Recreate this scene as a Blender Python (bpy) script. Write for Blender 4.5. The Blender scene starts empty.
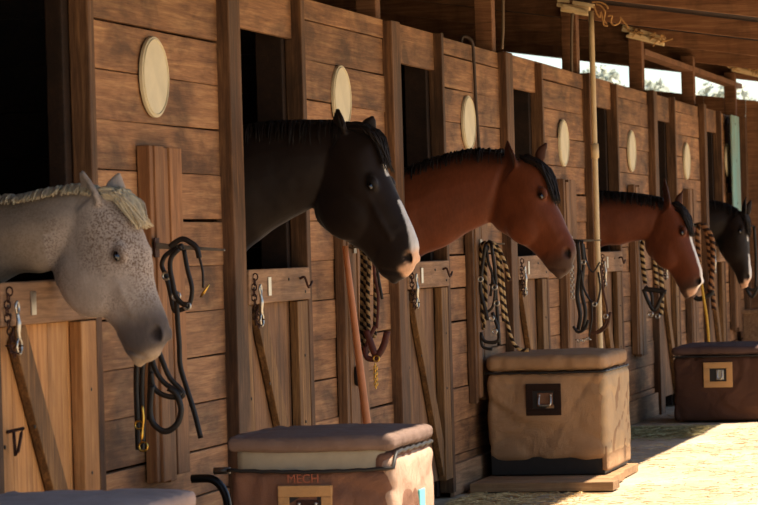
import bpy, bmesh, math, random
from math import sin, cos, pi, radians, atan2, sqrt, exp
from mathutils import Vector as V, noise, Matrix

random.seed(7)
SC = bpy.context.scene
COL = SC.collection

# ------------------------------------------------------------------ camera model
F = 3400.0; ROLL = radians(1.6)
A, HC = 3.718, 1.387                       # camera: distance from the stall front, eye height
TH, PI_ = radians(12.4793), radians(-0.1094)
R0 = V((cos(TH), sin(TH), 0)); FW = V((-sin(TH)*cos(PI_), cos(TH)*cos(PI_), sin(PI_))); U0 = R0.cross(FW)
RI = R0*cos(ROLL) - U0*sin(ROLL); UI = R0*sin(ROLL) + U0*cos(ROLL)
CAM = V((A, 0, HC))
def ray(px, py): return FW*F + RI*(px-379) + UI*(252.5-py)
def atX(px, py, X): d = ray(px, py); return CAM + d*((X-A)/d.x)
def atY(px, py, Y): d = ray(px, py); return CAM + d*(Y/d.y)
def onplane(px, py, p, n): d = ray(px, py); return CAM + d*((p-CAM).dot(n)/d.dot(n))

# stalls: every stall repeats along +Y; wall plane X = 0, aisle is +X
P = 3.255
def Y0(k): return 13.776 + P*(k-2)
STALLS = range(1, 9)

# ------------------------------------------------------------------ mesh builder
class MB:
    def __init__(s): s.v=[]; s.f=[]; s.t=[]; s.uv=[]
    def _face(s, idx, tint, uv=None): s.f.append(idx); s.t.append(tint); s.uv.append(uv)
    def hexa(s, c8, tint=1.0):
        b=len(s.v); s.v += [V(c) for c in c8]
        for q in ((0,3,2,1),(4,5,6,7),(0,1,5,4),(1,2,6,5),(2,3,7,6),(3,0,4,7)): s._face(tuple(b+i for i in q), tint)
    def box(s, lo, hi, tint=1.0, jit=0.0):
        x0,y0,z0=lo; x1,y1,z1=hi
        c=[(x0,y0,z0),(x1,y0,z0),(x1,y1,z0),(x0,y1,z0),(x0,y0,z1),(x1,y0,z1),(x1,y1,z1),(x0,y1,z1)]
        if jit: c=[tuple(a+random.uniform(-jit,jit) for a in p) for p in c]
        s.hexa(c, tint)
    def bar(s, a, b, w, t, wdir, tint=1.0):
        a=V(a); b=V(b); d=(b-a).normalized(); wd=V(wdir); wd=(wd-d*wd.dot(d)).normalized(); n=d.cross(wd)
        W=wd*w/2; N=n*t/2
        s.hexa([a-W-N,a+W-N,a+W+N,a-W+N,b-W-N,b+W-N,b+W+N,b-W+N], tint)
    def tube(s, pts, r, n=8, closed=False, tint=1.0, flat=None, cap=True):
        pts=[V(p) for p in pts]; m=len(pts); b=len(s.v)
        rr = r if isinstance(r,(list,tuple)) else [r]*m
        T=[]
        for i in range(m):
            p0=pts[i-1] if (i>0 or closed) else pts[i]; p1=pts[(i+1)%m] if (i<m-1 or closed) else pts[i]
            d=(p1-p0); T.append(d.normalized() if d.length>1e-9 else V((0,0,1)))
        up=V((0,1,0)) if flat is not None else (V((0,0,1)) if abs(T[0].z)<.9 else V((1,0,0)))
        N=(up-T[0]*up.dot(T[0])); N=N.normalized() if N.length>1e-6 else T[0].orthogonal().normalized()
        L=0; Ls=[]
        for i in range(m):
            if i: L+=(pts[i]-pts[i-1]).length
            Ls.append(L)
            if i:
                base = up if flat is not None else N
                N=(base-T[i]*base.dot(T[i])); N=N.normalized() if N.length>1e-6 else T[i].orthogonal().normalized()
            B=T[i].cross(N)
            fl = flat if flat is not None else 1.0
            for k in range(n):
                a=2*pi*k/n; s.v.append(pts[i]+N*cos(a)*rr[i]*fl+B*sin(a)*rr[i])
        rng=m if closed else m-1
        for i in range(rng):
            j=(i+1)%m; l1=Ls[j] if j>i else Ls[i]+(pts[j]-pts[i]).length
            for k in range(n):
                q=(k+1)%n; u0,u1=k/n,(k+1)/n
                s._face((b+i*n+k,b+i*n+q,b+j*n+q,b+j*n+k), tint, ((u0,Ls[i]),(u1,Ls[i]),(u1,l1),(u0,l1)))
        if cap and not closed:
            s._face(tuple(b+k for k in reversed(range(n))), tint); s._face(tuple(b+(m-1)*n+k for k in range(n)), tint)
    def ell(s, c, r, nu=16, nv=10, axes=None, tint=1.0):
        c=V(c); b=len(s.v); ax=axes or (V((1,0,0)),V((0,1,0)),V((0,0,1)))
        for i in range(1,nv):
            t=pi*i/nv
            for k in range(nu):
                a=2*pi*k/nu; s.v.append(c+ax[0]*(r[0]*sin(t)*cos(a))+ax[1]*(r[1]*sin(t)*sin(a))+ax[2]*(r[2]*cos(t)))
        s.v += [c+ax[2]*r[2], c-ax[2]*r[2]]; top=len(s.v)-2
        for i in range(nv-2):
            for k in range(nu):
                q=(k+1)%nu; s._face((b+i*nu+k,b+(i+1)*nu+k,b+(i+1)*nu+q,b+i*nu+q), tint)
        for k in range(nu):
            q=(k+1)%nu; s._face((top,b+k,b+q),tint); s._face((top+1,b+(nv-2)*nu+q,b+(nv-2)*nu+k),tint)
    def loft(s, rings, tint=1.0):
        b=len(s.v); n=len(rings[0])
        for r in rings: s.v += [V(p) for p in r]
        m=len(rings)
        for i in range(m-1):
            for k in range(n):
                q=(k+1)%n; s._face((b+i*n+k,b+i*n+q,b+(i+1)*n+q,b+(i+1)*n+k), tint)
        for i,rev in ((0,True),(m-1,False)):
            c=len(s.v); s.v.append(sum((V(p) for p in rings[i]),V())/n)
            for k in range(n):
                q=(k+1)%n; o=b+i*n
                s._face((c,o+q,o+k) if rev else (c,o+k,o+q), tint)
    def mesh(s, name, origin=(0,0,0)):
        o=V(origin); me=bpy.data.meshes.new(name)
        me.from_pydata([tuple(p-o) for p in s.v],[],s.f)
        at=me.attributes.new('tint','FLOAT','FACE'); at.data.foreach_set('value',s.t)
        if any(u is not None for u in s.uv):
            ul=me.uv_layers.new(name='UVMap')
            for p,u in zip(me.polygons,s.uv):
                if u is None: continue
                for li,c in zip(p.loop_indices,u): ul.data[li].uv=c
        bm=bmesh.new(); bm.from_mesh(me); bmesh.ops.recalc_face_normals(bm,faces=bm.faces); bm.to_mesh(me); bm.free()
        return me
    def build(s, name, mat, parent=None, smooth=False, bevel=0, origin=None):
        org = V(origin) if origin is not None else (V(parent['_o'] if '_o' in parent else parent.parent['_o']) if parent is not None else V((0,0,0)))
        me=s.mesh(name, org); me.materials.append(mat)
        o=bpy.data.objects.new(name, me); COL.objects.link(o)
        if parent is not None: o.parent=parent
        elif origin is not None: o.location=org
        if smooth:
            for p in me.polygons: p.use_smooth=True
        if bevel:
            m=o.modifiers.new('b','BEVEL'); m.width=bevel; m.segments=2; m.limit_method='ANGLE'
        return o
ROOTS=[]
def root(name, loc, label=None, cat=None, group=None, kind=None):
    o=bpy.data.objects.new(name,None); COL.objects.link(o); o.location=loc; o['_o']=tuple(loc); ROOTS.append(o)
    o.empty_display_size=.1
    if label: o['label']=label
    if cat: o['category']=cat
    if group: o['group']=group
    if kind: o['kind']=kind
    return o
def tag(o, label, cat, group=None, kind=None):
    o['label']=label; o['category']=cat
    if group: o['group']=group
    if kind: o['kind']=kind
    return o
def cr(pts, n=6, closed=False):
    """Catmull-Rom through tuples / vectors of any length"""
    pts=[list(p) for p in pts]; m=len(pts); out=[]
    def g(i): return pts[i%m] if closed else pts[max(0,min(m-1,i))]
    for i in range(m if closed else m-1):
        a,b,c,d=g(i-1),g(i),g(i+1),g(i+2)
        for k in range(n):
            t=k/n
            out.append([.5*((2*q)+(-p+r)*t+(2*p-5*q+4*r-w)*t*t+(-p+3*q-3*r+w)*t**3) for p,q,r,w in zip(a,b,c,d)])
    if not closed: out.append(pts[-1])
    return out

# ------------------------------------------------------------------ materials
def lin(h):
    c=[int(h[i:i+2],16)/255 for i in (0,2,4)]
    return [x/12.92 if x<=.04045 else ((x+.055)/1.055)**2.4 for x in c]+[1]
class NT:
    def __init__(s, name):
        s.m=bpy.data.materials.new(name); s.m.use_nodes=True; s.t=s.m.node_tree; s.b=s.t.nodes['Principled BSDF']
    def n(s, typ, **kw):
        x=s.t.nodes.new(typ)
        for k,v in kw.items():
            if k.startswith('i_'): x.inputs[k[2:].replace('_',' ')].default_value=v
            else: setattr(x,k,v)
        return x
    def l(s, a, b): s.t.links.new(a,b)
    def ramp(s, fac, stops):
        r=s.n('ShaderNodeValToRGB'); e=r.color_ramp.elements
        while len(e)<len(stops): e.new(.5)
        for el,(p,c) in zip(e,stops): el.position=p; el.color=c if len(c)==4 else list(c)+[1]
        s.l(fac,r.inputs['Fac']); return r.outputs['Color']
    def mix(s, fac, a, b, mode='MIX'):
        x=s.n('ShaderNodeMix',data_type='RGBA',blend_type=mode)
        for sock,v in ((x.inputs['Factor'],fac),(x.inputs[6],a),(x.inputs[7],b)):
            if isinstance(v,(int,float)): sock.default_value=v
            elif isinstance(v,(list,tuple)): sock.default_value=v
            else: s.l(v,sock)
        return x.outputs[2]
    def noise(s, vec, scale, detail=4, rough=.55, dist=0):
        x=s.n('ShaderNodeTexNoise'); x.inputs['Scale'].default_value=scale; x.inputs['Detail'].default_value=detail
        x.inputs['Roughness'].default_value=rough; x.inputs['Distortion'].default_value=dist
        if vec is not None: s.l(vec,x.inputs['Vector'])
        return x.outputs['Fac']
    def mapv(s, src, scale, loc=(0,0,0)):
        x=s.n('ShaderNodeMapping'); x.inputs['Scale'].default_value=scale; x.inputs['Location'].default_value=loc; s.l(src,x.inputs['Vector']); return x.outputs['Vector']
    def bump(s, h, strength, dist=.01):
        x=s.n('ShaderNodeBump'); x.inputs['Strength'].default_value=strength; x.inputs['Distance'].default_value=dist
        s.l(h,x.inputs['Height']); s.l(x.outputs['Normal'],s.b.inputs['Normal'])
    def fin(s, col=None, rough=.7, metal=0, spec=.3):
        if col is not None:
            if isinstance(col,(list,tuple)): s.b.inputs['Base Color'].default_value=col
            else: s.l(col,s.b.inputs['Base Color'])
        s.b.inputs['Roughness'].default_value=rough; s.b.inputs['Metallic'].default_value=metal
        s.b.inputs['Specular IOR Level'].default_value=spec
        return s.m
def wood(name, c_dark, c_mid, c_light, axis='Y', stain='20120a', stain_amt=.5, seed=0, rough=.75):
    N=NT(name)
    geo=N.n('ShaderNodeNewGeometry').outputs['Position']
    at=N.n('ShaderNodeAttribute',attribute_name='tint').outputs['Fac']
    # shift the pattern per board with its tint so that neighbours differ
    off=N.n('ShaderNodeCombineXYZ'); mu=N.n('ShaderNodeMath',operation='MULTIPLY'); mu.inputs[1].default_value=37.7; N.l(at,mu.inputs[0])
    for i in range(3): N.l(mu.outputs[0],off.inputs[i])
    add=N.n('ShaderNodeVectorMath',operation='ADD'); N.l(geo,add.inputs[0]); N.l(off.outputs[0],add.inputs[1]); pos=add.outputs[0]
    sc={'Y':(14,.55,14),'Z':(14,14,.7),'X':(.7,14,14)}[axis]
    g1=N.noise(N.mapv(pos,sc,(seed,)*3),2.6,8,.62,.9)
    g2=N.noise(N.mapv(pos,tuple(4.5*x for x in sc)),3.2,5,.6,.3)
    gm=N.mix(.35,g1,g2)
    col=N.ramp(gm,[(.28,lin(c_dark)),(.5,lin(c_mid)),(.74,lin(c_light))])
    bl=N.noise(N.mapv(pos,(2.2,.9,2.2) if axis=='Y' else (2.4,2.4,1.0)),2.0,5,.6,.4)
    sm=N.ramp(bl,[(.44,(0,0,0,1)),(.66,(1,1,1,1))])
    f=N.n('ShaderNodeMath',operation='MULTIPLY'); N.l(sm,f.inputs[0]); f.inputs[1].default_value=stain_amt
    col=N.mix(f.outputs[0],col,lin(stain))
    tc=N.n('ShaderNodeCombineColor')
    for i in range(3): N.l(at,tc.inputs[i])
    col=N.mix(1.0,col,tc.outputs[0],'MULTIPLY')
    N.bump(gm,.55,.006)
    return N.fin(col,rough,0,.25)
M={}
M['plank']=wood('plank_wood','553622','8f6543','bd9365','Y','2b1c14',.7)
M['lowplank']=M['plank']
M['post']=wood('post_wood','352318','5d4029','8a6543','Z','1b120c',.6,3)
M['door_a']=wood('door_wood_orange','7d522f','b5814d','d6a56c','Z','5a3a24',.45,5)
M['door_b']=wood('door_wood_brown','4a3222','775539','9e7650','Z','2b1d14',.55,9)
M['rail']=wood('rail_wood','5a4029','87664a','ad8a68','Y','33241b',.5,2)
M['brace']=wood('brace_wood','3a2818','70502f','b08350','Z','21170f',.45,12)
M['batten']=wood('batten_wood','654027','95653f','b58556','Z','38291f',.55,4)
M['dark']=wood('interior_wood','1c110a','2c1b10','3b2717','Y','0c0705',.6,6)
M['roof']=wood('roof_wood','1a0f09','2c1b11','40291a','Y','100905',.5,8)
M['rafter']=wood('rafter_wood','553621','80573a','a67c58','X','2b1c12',.45,8)
M['teal']=wood('teal_paint','5b8c8c','78a6a2','a3bdb2','Z','8c7356',.5,1)
M['palewood']=wood('pale_wood','cdaa78','ead0a0','f6e8c8','X','b08f60',.2,1)
M['pallet']=wood('pallet_wood','6f5138','93714f','b08e66','X','43301f',.4,1)
def plain(name, hexc, rough=.6, metal=0, spec=.4, var=.25, scale=25, bump=.2, bd=.002):
    N=NT(name); pos=N.n('ShaderNodeTexCoord').outputs['Object']
    n=N.noise(pos,scale,5,.6); c=lin(hexc)
    col=N.ramp(n,[(.3,[x*(1-var) for x in c[:3]]+[1]),(.7,[min(1,x*(1+var)) for x in c[:3]]+[1])])
    if bump: N.bump(n,bump,bd)
    return N.fin(col,rough,metal,spec)
M['plaque']=plain('plaque_paint','cabd9c',.55,var=.10,scale=7)
M['leather']=plain('black_leather','17120f',.42,spec=.5,var=.3)
M['maroon']=plain('maroon_leather','4a211a',.5,var=.25)
M['brownleather']=plain('brown_leather','4a2c1c',.5,var=.25)
M['steel']=plain('galvanised_steel','b9b5ac',.35,1,var=.15)
M['brass']=plain('brass','c9a04a',.3,1,var=.15)
M['rust']=plain('rusty_iron','3d241a',.75,.5,var=.4,scale=60)
M['iron']=plain('bar_iron','80786c',.45,.8,var=.2)
M['pvc']=plain('cream_pipe','c9b188',.4,var=.08,bump=0)
M['wire']=plain('grey_cable','6d5a45',.6,var=.1,bump=0)
M['darkcable']=plain('dark_cable','3a2a1e',.6,var=.1,bump=0)
M['handle']=plain('tool_handle_wood','a8693f',.45,var=.18,scale=9)
M['yellow']=plain('yellow_rope','c89a2e',.6,var=.15,scale=60)
M['hose']=plain('black_hose','16120f',.4,var=.2,bump=0)
M['rubber']=plain('dark_plastic','1b1613',.55,var=.2)
M['paleplastic']=plain('pale_plastic','9a8d76',.5,var=.08,bump=0)
M['brown_plate']=plain('brown_plate','6e4c36',.5,.3)
M['turq']=plain('turquoise_tape','63b6b4',.5,var=.1)
M['letter']=plain('embroidery_thread','97543a',.7,var=.1,bump=0)
M['twine']=plain('straw_twine','c4955c',.8,var=.2,scale=60)
M['eye']=plain('horse_eye','0e0806',.08,spec=.8,var=.2,bump=0)
M['screw']=plain('screw_head','3a342e',.5,.7,bump=0)
def canvas(name, c, var=.14, weave=True):
    N=NT(name); pos=N.n('ShaderNodeTexCoord').outputs['Object']
    n=N.noise(N.mapv(pos,(1,1,1)),4.5,6,.62,.4); cc=lin(c)
    col=N.ramp(n,[(.3,[x*(1-var) for x in cc[:3]]+[1]),(.7,[min(1,x*(1+var)) for x in cc[:3]]+[1])])
    w=N.noise(N.mapv(pos,(1.5,1.5,1.5)),2.6,3,.5,.9); fine=N.noise(pos,260,2)
    h=N.mix(.12,w,fine); N.bump(h,.9,.045)
    return N.fin(col,.85,0,.2)
M['can_brown']=canvas('brown_canvas','7a5643')
M['can_tan']=canvas('tan_canvas','9f7d5c')
M['can_dark']=canvas('dark_brown_canvas','4c3226')
M['lid_brown']=canvas('brown_quilted_canvas','786257')
M['lid_dark']=canvas('dark_quilted_canvas','55403a')
M['lid_grey']=canvas('grey_brown_quilted_canvas','9d877d')
M['sunlit_brown']=canvas('sunlit_brown_canvas','b4957f')  # brown canvas paled: sunlight painted into the colour, not fading
M['sunlit_tan']=canvas('sunlit_tan_canvas','bb9d78')  # tan canvas paled the same way, sunlight put into its colour
M['patch_tan']=canvas('tan_trim_canvas','bd9160')
M['patch_black']=canvas('black_trim_canvas','2a1a12')
def rope(name, c1, c2, pitch=.055):
    N=NT(name); uv=N.n('ShaderNodeUVMap',uv_map='UVMap').outputs['UV']; sp=N.n('ShaderNodeSeparateXYZ'); N.l(uv,sp.inputs[0])
    m=N.n('ShaderNodeMath',operation='MULTIPLY'); m.inputs[1].default_value=1/pitch; N.l(sp.outputs[1],m.inputs[0])
    a=N.n('ShaderNodeMath',operation='ADD'); N.l(m.outputs[0],a.inputs[0]); N.l(sp.outputs[0],a.inputs[1])
    fr=N.n('ShaderNodeMath',operation='FRACT'); N.l(a.outputs[0],fr.inputs[0])
    col=N.ramp(fr.outputs[0],[(.0,lin(c1)),(.44,lin(c1)),(.5,lin(c2)),(.94,lin(c2))])
    pp=N.n('ShaderNodeMath',operation='PINGPONG'); pp.inputs[1].default_value=.25; N.l(fr.outputs[0],pp.inputs[0])
    N.bump(pp.outputs[0],.7,.02)
    return N.fin(col,.8,0,.2)
M['rope_bw']=rope('rope_black_tan','1a130f','8d7553',.04)
M['rope_tan']=rope('rope_tan_black','26190f','b3966a',.05)
M['rope_br']=rope('rope_brown','2c1a12','8c6240',.06)
# ground
N=NT('dirt'); pos=N.n('ShaderNodeNewGeometry').outputs['Position']
n1=N.noise(pos,1.1,7,.6,.3); n2=N.noise(pos,34,5,.7); nn=N.mix(.45,n1,n2)
col=N.ramp(nn,[(.3,lin('86725f')),(.5,lin('ad9980')),(.68,lin('ccba9e'))]); N.bump(n2,.6,.02)
M['dirt']=N.fin(col,.95,0,.1)
def straw_mat(name,a,b):
    N=NT(name); r=N.n('ShaderNodeAttribute',attribute_name='tint').outputs['Fac']
    return N.fin(N.ramp(r,[(.0,lin(a)),(1,lin(b))]),.8,0,.2)
M['straw']=straw_mat('straw','a07a48','e2c48c')
M['hay']=straw_mat('hay','6d6646','b8ab7c')
def leafmat(name,a,b):
    N=NT(name); r=N.n('ShaderNodeAttribute',attribute_name='tint').outputs['Fac']
    return N.fin(N.ramp(r,[(0,lin(a)),(1,lin(b))]),.6,0,.3)
M['leaf']=leafmat('tree_leaves','8d968a','bcc2b4')
M['bark']=plain('bark','5a4636',.9,var=.3,scale=12)

# ------------------------------------------------------------------ ground
mb=MB()
xs=[-4.2+i*.2 for i in range(0,60)]; ys=[8+i*.25 for i in range(0,112)]
b=len(mb.v)
for y in ys:
    for x in xs:
        h=(noise.noise(V((x*.9,y*.9,0)))*.5+noise.noise(V((x*3.1,y*3.1,4)))*.3-.8)*.016
        mb.v.append(V((x,y,h)))
nx=len(xs)
for j in range(len(ys)-1):
    for i in range(nx-1): mb._face((j*nx+i,j*nx+i+1,(j+1)*nx+i+1,(j+1)*nx+i),1.0)
fl=mb.build('floor',M['dirt'],smooth=True); fl['kind']='structure'
mb=MB(); Z=-.03
mb.v+= [V(p) for p in ((-60,-30,Z),(90,-30,Z),(90,160,Z),(-60,160,Z))]; mb._face((0,1,2,3),1.0)
g=mb.build('floor_yard',M['dirt']); g['kind']='structure'

# ------------------------------------------------------------------ stall front
TOP=2.55; BH=.187
wall=root('wall_front',(0,Y0(1),0),kind='structure')
wall['label']='brown plank stall front of the barn with upright timber posts'
for k in STALLS:
    y=Y0(k); last=(k==8)
    # plank panel between the jamb and the next post
    mb=MB(); z=.02; i=0
    while z<TOP-.01:
        z1=min(TOP,z+BH)
        if TOP-z1<.05: z1=TOP
        t=random.choice([.82,.95,1.0,1.08,.9])+random.uniform(-.05,.05)
        dx=random.uniform(-.006,.004); gap=random.choice([.003,.004,.003,.009])
        a,b_=y+1.33,y+P+.02
        sk=random.uniform(-.006,.006)
        mb.hexa([(-.032+dx,a,z+sk),(dx,a,z+sk),(dx,b_,z-sk),(-.032+dx,b_,z-sk),(-.032+dx,a,z1-gap+sk*.5),(dx,a,z1-gap+sk*.5),(dx,b_,z1-gap-sk*.5),(-.032+dx,b_,z1-gap-sk*.5)],t)
        z=z1
    mb.build('plank_panel',M['plank'],wall,bevel=.004)
    if not last:
        mb=MB(); mb.box((-.032,y+.19,2.345),(-.002,y+1.34,TOP),random.uniform(.9,1.1)); mb.build('header_board',M['plank'],wall,bevel=.004)
    # big upright post, jamb board and inner jamb post
    mb=MB(); mb.box((-.03,y,-.02),(.052,y+.205,TOP+random.uniform(-.01,.02)),random.uniform(.85,1.1),.004); mb.build('timber_post',M['post'],wall,bevel=.006)
    if not last:
        mb=MB(); mb.box((-.034,y+1.31,.02),(.044,y+1.375,TOP+random.uniform(-.02,.01)),random.uniform(.85,1.05),.003); mb.build('jamb_board',M['post'],wall,bevel=.005)
        mb=MB(); mb.box((-.105 if k==1 else -.16,y+1.25,0),(-.036,y+1.34,TOP),.8,.003); mb.build('jamb_post',M['dark'],wall,bevel=.005)
        mb=MB(); mb.box((.002,y+1.39,-.01),(.03,y+P-.015,.165),random.uniform(1.0,1.2),.004); mb.build('skirting_board',M['rail'],wall,bevel=.005)
        # upright batten pack beside the plaque: four strips over a deeper backing board
        ya=y+2.02; top=1.80
        strips=[(0,.05,.05,.75),(.052,.165,.058,1.12),(.168,.26,.052,.72),(.263,.45,.056,1.05)]
        for (s0,s1,xx,t) in strips:
            mb=MB(); dz=random.uniform(-.02,.0) if s0 else 0
            mb.box((.002,ya+s0,.50+random.uniform(-.03,.02)),(xx,ya+s1,top+dz),t*random.uniform(.92,1.08),.003); mb.build('batten_board',M['batten' if k==1 else 'door_b'],wall,bevel=.004)
    # post that carries the roof, standing just behind the front
    if k>=2:
        mb=MB(); mb.box((-.145,y+.02,TOP-1.2),(-.037,y+.14,3.0),random.uniform(.8,1.0),.003); mb.build('roof_post',M['rafter'],wall,bevel=.006)
YE=34.0
wb=root('wall_back',(-3.6,20,0),kind='structure')
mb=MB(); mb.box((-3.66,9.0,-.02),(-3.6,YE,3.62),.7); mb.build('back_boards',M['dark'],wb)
wd=root('wall_dividers',(-1.8,20,0),kind='structure')
for k in STALLS:
    y=Y0(k)+.06
    mb=MB(); z=0
    while z<2.5:
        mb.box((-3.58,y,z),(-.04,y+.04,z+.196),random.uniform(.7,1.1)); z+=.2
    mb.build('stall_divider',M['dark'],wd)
# gable end: low boarded screen with a pitched top, sky between it and the roof
we=root('wall_end',(0,YE,0),kind='structure')
def gz(x): return 2.745-.135*x
def polyslab(mb, xz, y0, y1, tint):
    n=len(xz); b=len(mb.v)
    for yy in (y0,y1): mb.v+=[V((x,yy,z)) for x,z in xz]
    mb._face(tuple(b+i for i in range(n)),tint); mb._face(tuple(b+n+i for i in reversed(range(n))),tint)
    for i in range(n):
        j=(i+1)%n; mb._face((b+i,b+n+i,b+n+j,b+j),tint)
mb=MB()
x=-3.58
while x<1.9:
    x1=min(1.9,x+.21); polyslab(mb,[(x,-.02),(x1-.004,-.02),(x1-.004,gz(x1)),(x,gz(x))],YE,YE+.03,random.uniform(.7,1.1)); x=x1
mb.build('end_boards',M['rafter'],we)
mb=MB(); polyslab(mb,[(-3.58,2.7),(-2.46,2.7),(-2.46,3.40),(-3.58,3.58)],YE+.032,YE+.06,.7); mb.build('gable_boards',M['dark'],we)

# ------------------------------------------------------------------ roof
XE=1.95
def rb(x): return 2.93-.158*x        # underside of the rafters
roof=root('ceiling',(0,20,3),kind='structure')
mb=MB(); xx=-3.75
while xx<XE:
    x1=min(xx+.24,XE)
    mb.hexa([(xx,8.6,rb(xx)+.14),(x1-.003,8.6,rb(x1)+.14),(x1-.003,YE+.25,rb(x1)+.14),(xx,YE+.25,rb(xx)+.14),
             (xx,8.6,rb(xx)+.17),(x1-.003,8.6,rb(x1)+.17),(x1-.003,YE+.25,rb(x1)+.17),(xx,YE+.25,rb(xx)+.17)],random.uniform(.75,1.1))
    xx=x1
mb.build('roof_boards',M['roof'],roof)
for k in STALLS:
    for dy in ((.16,) if k!=8 else (.16,.6)):
        y=Y0(k)+dy
        mb=MB(); mb.hexa([(-3.59,y,rb(-3.59)),(-3.59,y+.05,rb(-3.59)),(XE-.02,y+.05,rb(XE)+.02),(XE-.02,y,rb(XE)+.02),
                          (-3.59,y,rb(-3.59)+.137),(-3.59,y+.05,rb(-3.59)+.137),(XE-.02,y+.05,rb(XE)+.137),(XE-.02,y,rb(XE)+.137)],random.uniform(.9,1.15))
        mb.build('rafter',M['rafter'],roof,bevel=.004)
mb=MB(); mb.box((-.15,Y0(6)+.23,2.86),(-.04,YE,2.905),.9); mb.build('top_plate',M['rafter'],roof)
for (px,py,py2) in ((727,6,18),):
    y=Y0(5)+.13; a=atY(716,5,y); b_=atY(745,5,y); c=atY(745,18,y)
    mb=MB(); polyslab(mb,[(a.x,a.z),(b_.x,b_.z),(c.x,c.z)],y,y+.025,1.35); mb.build('gusset',M['rafter'],roof,bevel=.002)

# ------------------------------------------------------------------ half doors
HOLD={1:'door_a',2:'door_b',3:'door_b',4:'door_b',5:'door_b',6:'door_b',7:'door_b'}
DL={1:'orange-brown half door under the grey horse',2:'half door under the black horse at the second opening',3:'half door under the bay horse with the dark forelock',
    4:'half door of the empty stall behind the bay horse muzzle',5:'half door under the bay horse with a white blaze',6:'half door of the empty stall behind the dark brown trunk',7:'half door under the far black horse'}
for k in range(1,8):
    y=Y0(k); wm=M[HOLD[k]]
    d=root('door_%d'%k,(0,y+.77,0.05),kind='structure'); d['label']=DL[k]
    mb=MB(); ya=y+.225; ws=[.11,.14,.2,.2,.22,.215]
    for w in ws:
        t=random.uniform(.82,1.12); mb.box((-.03,ya,.10),(-.004,ya+w-.004,1.15),t,.001); ya+=w
    mb.build('board_panel',wm,d,bevel=.002)
    mb=MB(); mb.box((.0,y+.212,1.155),(.055,y+1.30,1.30),random.uniform(.95,1.1),.003); tr_=mb.build('top_rail',M['rail'],d,bevel=.006)
    mb=MB(); mb.box((.0,y+.225,.12),(.030,y+.335,1.15),random.uniform(.8,1.0),.002); mb.build('stile',M['brace'] if k>1 else wm,d,bevel=.004)
    mb=MB(); mb.box((.0,y+1.12,.10),(.042,y+1.30,1.15),random.uniform(.85,1.0),.003); mb.build('stile',M['brace'] if k>1 else wm,d,bevel=.004)
    mb=MB(); mb.bar((.0165,y+.47,1.13),(.0165,y+1.16,.16),.13,.032,(0,1,0),random.uniform(.9,1.05)); mb.build('brace',M['brace'],d,bevel=.004)
    mb=MB(); mb.box((.056,y+.52,1.185),(.060,y+.57,1.265),1.0); mb.build('latch_plate',M['steel'],tr_)
    # hook on the rail, hasp on the stile
    mb=MB(); mb.tube(cr([(.058,y+1.1,1.25),(.08,y+1.1,1.255),(.09,y+1.13,1.21),(.09,y+1.2,1.235)],4),.006,6); mb.build('hook',M['rust'],tr_,smooth=True)
    if k==1:
        pts=[(.034,y+.30,.80),(.05,y+.42,.805),(.05,y+.40,.79),(.05,y+.36,.73),(.05,y+.33,.72),(.05,y+.32,.80)]
        mb=MB(); mb.tube(pts,.006,6); mb.build('hasp',M['rust'],d,smooth=True)
    mb=MB()
    for (yy,zz) in ((.28,1.22),(.30,1.19),(.9,1.25),(1.2,1.19),(1.22,.9),(1.2,.6),(.28,.75),(.6,.8)):
        mb.ell((.057 if zz>1.15 else (.043 if yy>1.1 else .032),y+yy,zz),(.004,.008,.008),8,4)
    mb.build('bolt',M['screw'],d)

# ------------------------------------------------------------------ snap chains at the doors
def link(mb,c,r,ax,ay,tr=.0035,st=1.0):
    c=V(c); ax=V(ax); ay=V(ay)
    mb.tube([c+ax*cos(t*pi/6)*r+ay*sin(t*pi/6)*r*st for t in range(12)],tr,6,closed=True)
CL={1:'silver snap and rusty chain hanging on the orange-brown half door',2:'silver snap and rusty chain hanging below the black horse',
    3:'silver snap and rusty chain below the bay horse neck',4:'snap and chain on the empty half door behind the bay muzzle',
    5:'snap and chain on the half door of the bay horse with a blaze',6:'snap and chain on the half door beside the brown braided rope',7:'snap and chain on the farthest half door'}
for k in range(1,8):
    y=Y0(k)+.30; s=root('snap_chain',(.07,y,1.3),CL[k],'chain','snap chains on the half doors')
    mb=MB()
    for i in range(9):
        z=1.27-i*.022; yy=y-.03-.03*sin(i*.5)
        link(mb,(.066,yy,z),.011,(0,1,0) if i%2 else (1,0,0),(0,0,1),.003,1.35)
    for i in range(7):
        link(mb,(.068,y-.055+.018*i,1.09-.03*sin(i*.5)),.011,(0,1,0),(0,0,1) if i%2 else (1,0,0),.003,1.0)
    mb.build('chain',M['rust'],s,smooth=True)
    mb=MB(); link(mb,(.074,y+.02,1.215),.017,(0,1,0),(0,0,1),.005,1.2)
    mb.tube(cr([(.074,y+.02,1.195),(.078,y+.02,1.165),(.074,y+.022,1.13),(.074,y+.03,1.11)],4),[.007]*4+[.010]*4+[.009]*4+[.006],8)
    mb.build('snap',M['steel'],s,smooth=True)
    mb=MB(); link(mb,(.074,y+.03,1.085),.026,(0,1,0),(0,0,1),.0055,1.0); mb.build('ring',M['steel'],s,smooth=True)

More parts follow.
